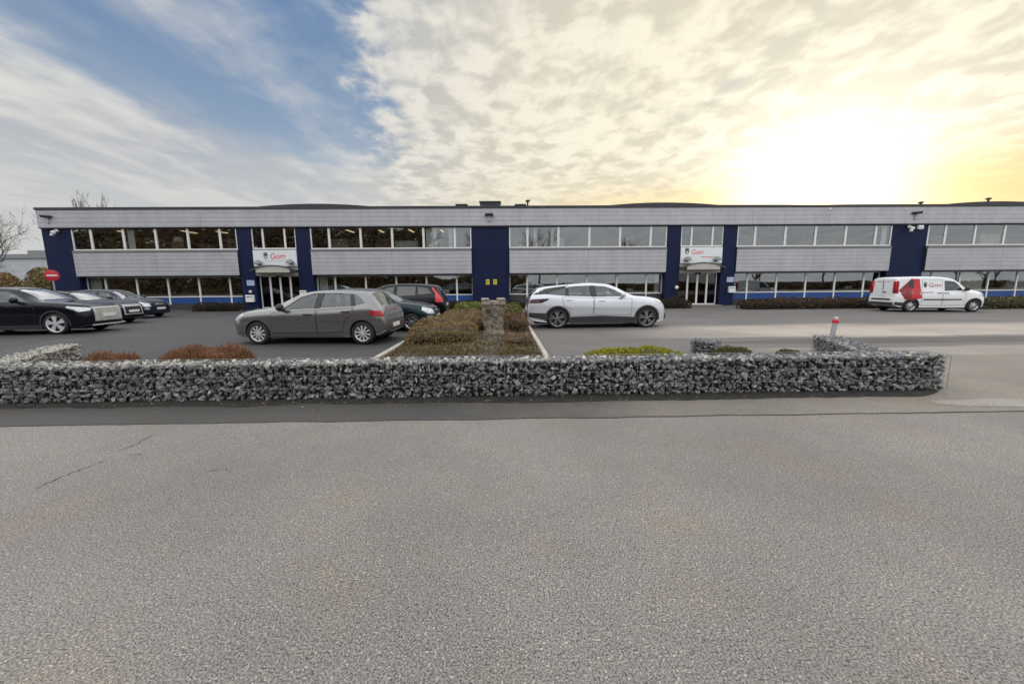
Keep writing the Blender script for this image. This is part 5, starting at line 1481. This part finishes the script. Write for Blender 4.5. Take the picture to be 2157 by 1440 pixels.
P_WHITE = paint('silver_white_paint', (.58, .60, .645), .35, .2, 0, 1.0)
P_NAVYBLACK = paint('blue_black_paint', (.006, .008, .012), .3, .2, 0, .45)
P_BLACK = paint('black_paint', (.005, .0055, .007), .2, .2, 0, .45)
P_BLUE = paint('dark_blue_paint', (.010, .016, .04), .3, .2, 0, .45)
P_GREEN = paint('dark_petrol_paint', (.010, .025, .032), .4, .2, 0, .45)
P_VAN = paint('van_white', (.74, .75, .76), 0, .35)
def place_car(name, label, cat, d, front, rear, paint_m):
    """front/rear: ground points under the axles, on the car's centre line"""
    f, r = Vector(front), Vector(rear); c = (f + r) / 2
    return make_car(name, label, cat, d, (c.x, c.y, 0), math.atan2(f.y - r.y, f.x - r.x), paint_m)
def wheel_pts(fx, fy, rx, ry, W, near_left):
    """from the two visible near-side tyre contacts to the centre line"""
    d = Vector((fx - rx, fy - ry)).normalized(); n = Vector((-d.y, d.x)) * (W / 2 - .1) * (-1 if near_left else 1)
    return (fx + n.x, fy + n.y), (rx + n.x, ry + n.y)
f, r = wheel_pts(-6.78, 10.88, -3.83, 10.68, 1.78, True)
place_car('hatchback', 'grey metallic hatchback facing left with silver ten spoke wheel covers, nearest the gabion', 'car', HATCH_SHORT, f, r, P_GREY)
f, r = wheel_pts(5.16, 14.08, 1.93, 14.05, 1.85, False)
place_car('electric_crossover', 'white crossover facing right with black lower trim, parked right of the planted island', 'car', SUV, f, r, P_WHITE)
f, r = wheel_pts(-15.45, 13.80, -18.38, 13.38, 1.85, False)
place_car('large_crossover', 'blue black crossover with pale closed grille cut by the left edge of the picture', 'car', GRILLE_SUV, f, r, P_NAVYBLACK)
f, r = wheel_pts(-17.55, 17.15, -20.4, 17.0, 1.78, False)
place_car('estate_car', 'black estate with chrome grille bars, second in the row at the left', 'car', ESTATE, f, r, P_BLACK)
f, r = wheel_pts(-18.95, 20.35, -21.65, 20.25, 1.78, False)
place_car('compact_car', 'dark blue hatchback, third and farthest of the row at the left', 'car', OLDHATCH, f, r, P_BLUE)
f, r = wheel_pts(-3.22, 13.62, -5.9, 13.60, 1.78, False)
place_car('dark_hatchback', 'dark petrol hatchback facing right, half hidden behind the grey hatchback', 'car', OLDHATCH, f, r, P_GREEN)
f, r = wheel_pts(-6.45, 17.05, -3.62, 17.15, 1.85, True)
place_car('family_crossover', 'black crossover with tall angular red tail lights, rear towards the planted island', 'car', VOLVO, f, r, P_BLACK)
f, r = wheel_pts(24.02, 19.63, 21.2, 20.02, 1.83, False)
van, vs = place_car('delivery_van', 'white delivery van with red panel graphic and red Gom lettering, parked at the right', 'van', VAN, f, r, P_VAN)
# the van's livery: red faceted panel over the rear wheel, emblem and name
side_patch(vs, [(3.10, .72), (3.24, 1.70), (3.62, 1.72), (4.20, 1.12), (3.92, .66), (3.55, .62)], .006, -1, 16, 10, thick=.002).build('red_graphic', M['red_paint'], van, smooth=60)
side_patch(vs, [(3.62, .72), (3.62, 1.70), (4.20, 1.12), (3.92, .68)], .0085, -1, 10, 8, thick=.002).build('red_graphic', M['dark_red'], van, smooth=60)
side_patch(vs, [(3.50, 1.25), (3.53, 1.66), (3.66, 1.66), (3.78, 1.42), (3.60, 1.22)], .011, -1, 8, 6, thick=.002).build('dark_graphic', M['cabin'], van, smooth=60)
l = MB()
def on_side(x, y, z): s = 3.02 - x; return (vs.X(s), -(vs.side_y(s, y) + .009 + abs(z)), y)
text_mesh(l, 'Gom', .31, xf=lambda x, y, z: on_side(.20 + x * .92, 1.28 + y, z * .2), shear=.12)
l.build('lettering', M['red_letter'], van)
l = MB()
for pts in ([(-.02, 1.46), (.13, 1.46), (.13, 1.34), (.055, 1.24), (-.02, 1.34)], [(-.03, 1.48), (.14, 1.48), (.15, 1.50), (.055, 1.54), (-.04, 1.50)]):
    l.add([on_side(a, b, 0) for a, b in pts], [tuple(range(5))])
l.build('emblem', M['dark_trim'], van)
for sd in (1, -1):
    q = MB(); x = vs.X(4.30); a, b = sorted((sd * .66, sd * .86)); q.bbox(x - .07, x + .1, a, b, .98, 1.60, .03); q.build('tail_light', M['lamp_red'], van, smooth=40)
q = MB(); x = vs.X(4.335); q.box(x - .004, x + .02, -.006, .006, .78, 1.70); q.build('gap_line', M['groove'], van)
q = MB(); x = vs.X(4.33); q.bbox(x - .035, x + .02, -.05, -.22, 1.0, 1.05, .01) if False else q.bbox(x - .035, x + .02, -.24, -.06, 1.0, 1.05, .01); q.build('handle', M['dark_trim'], van)
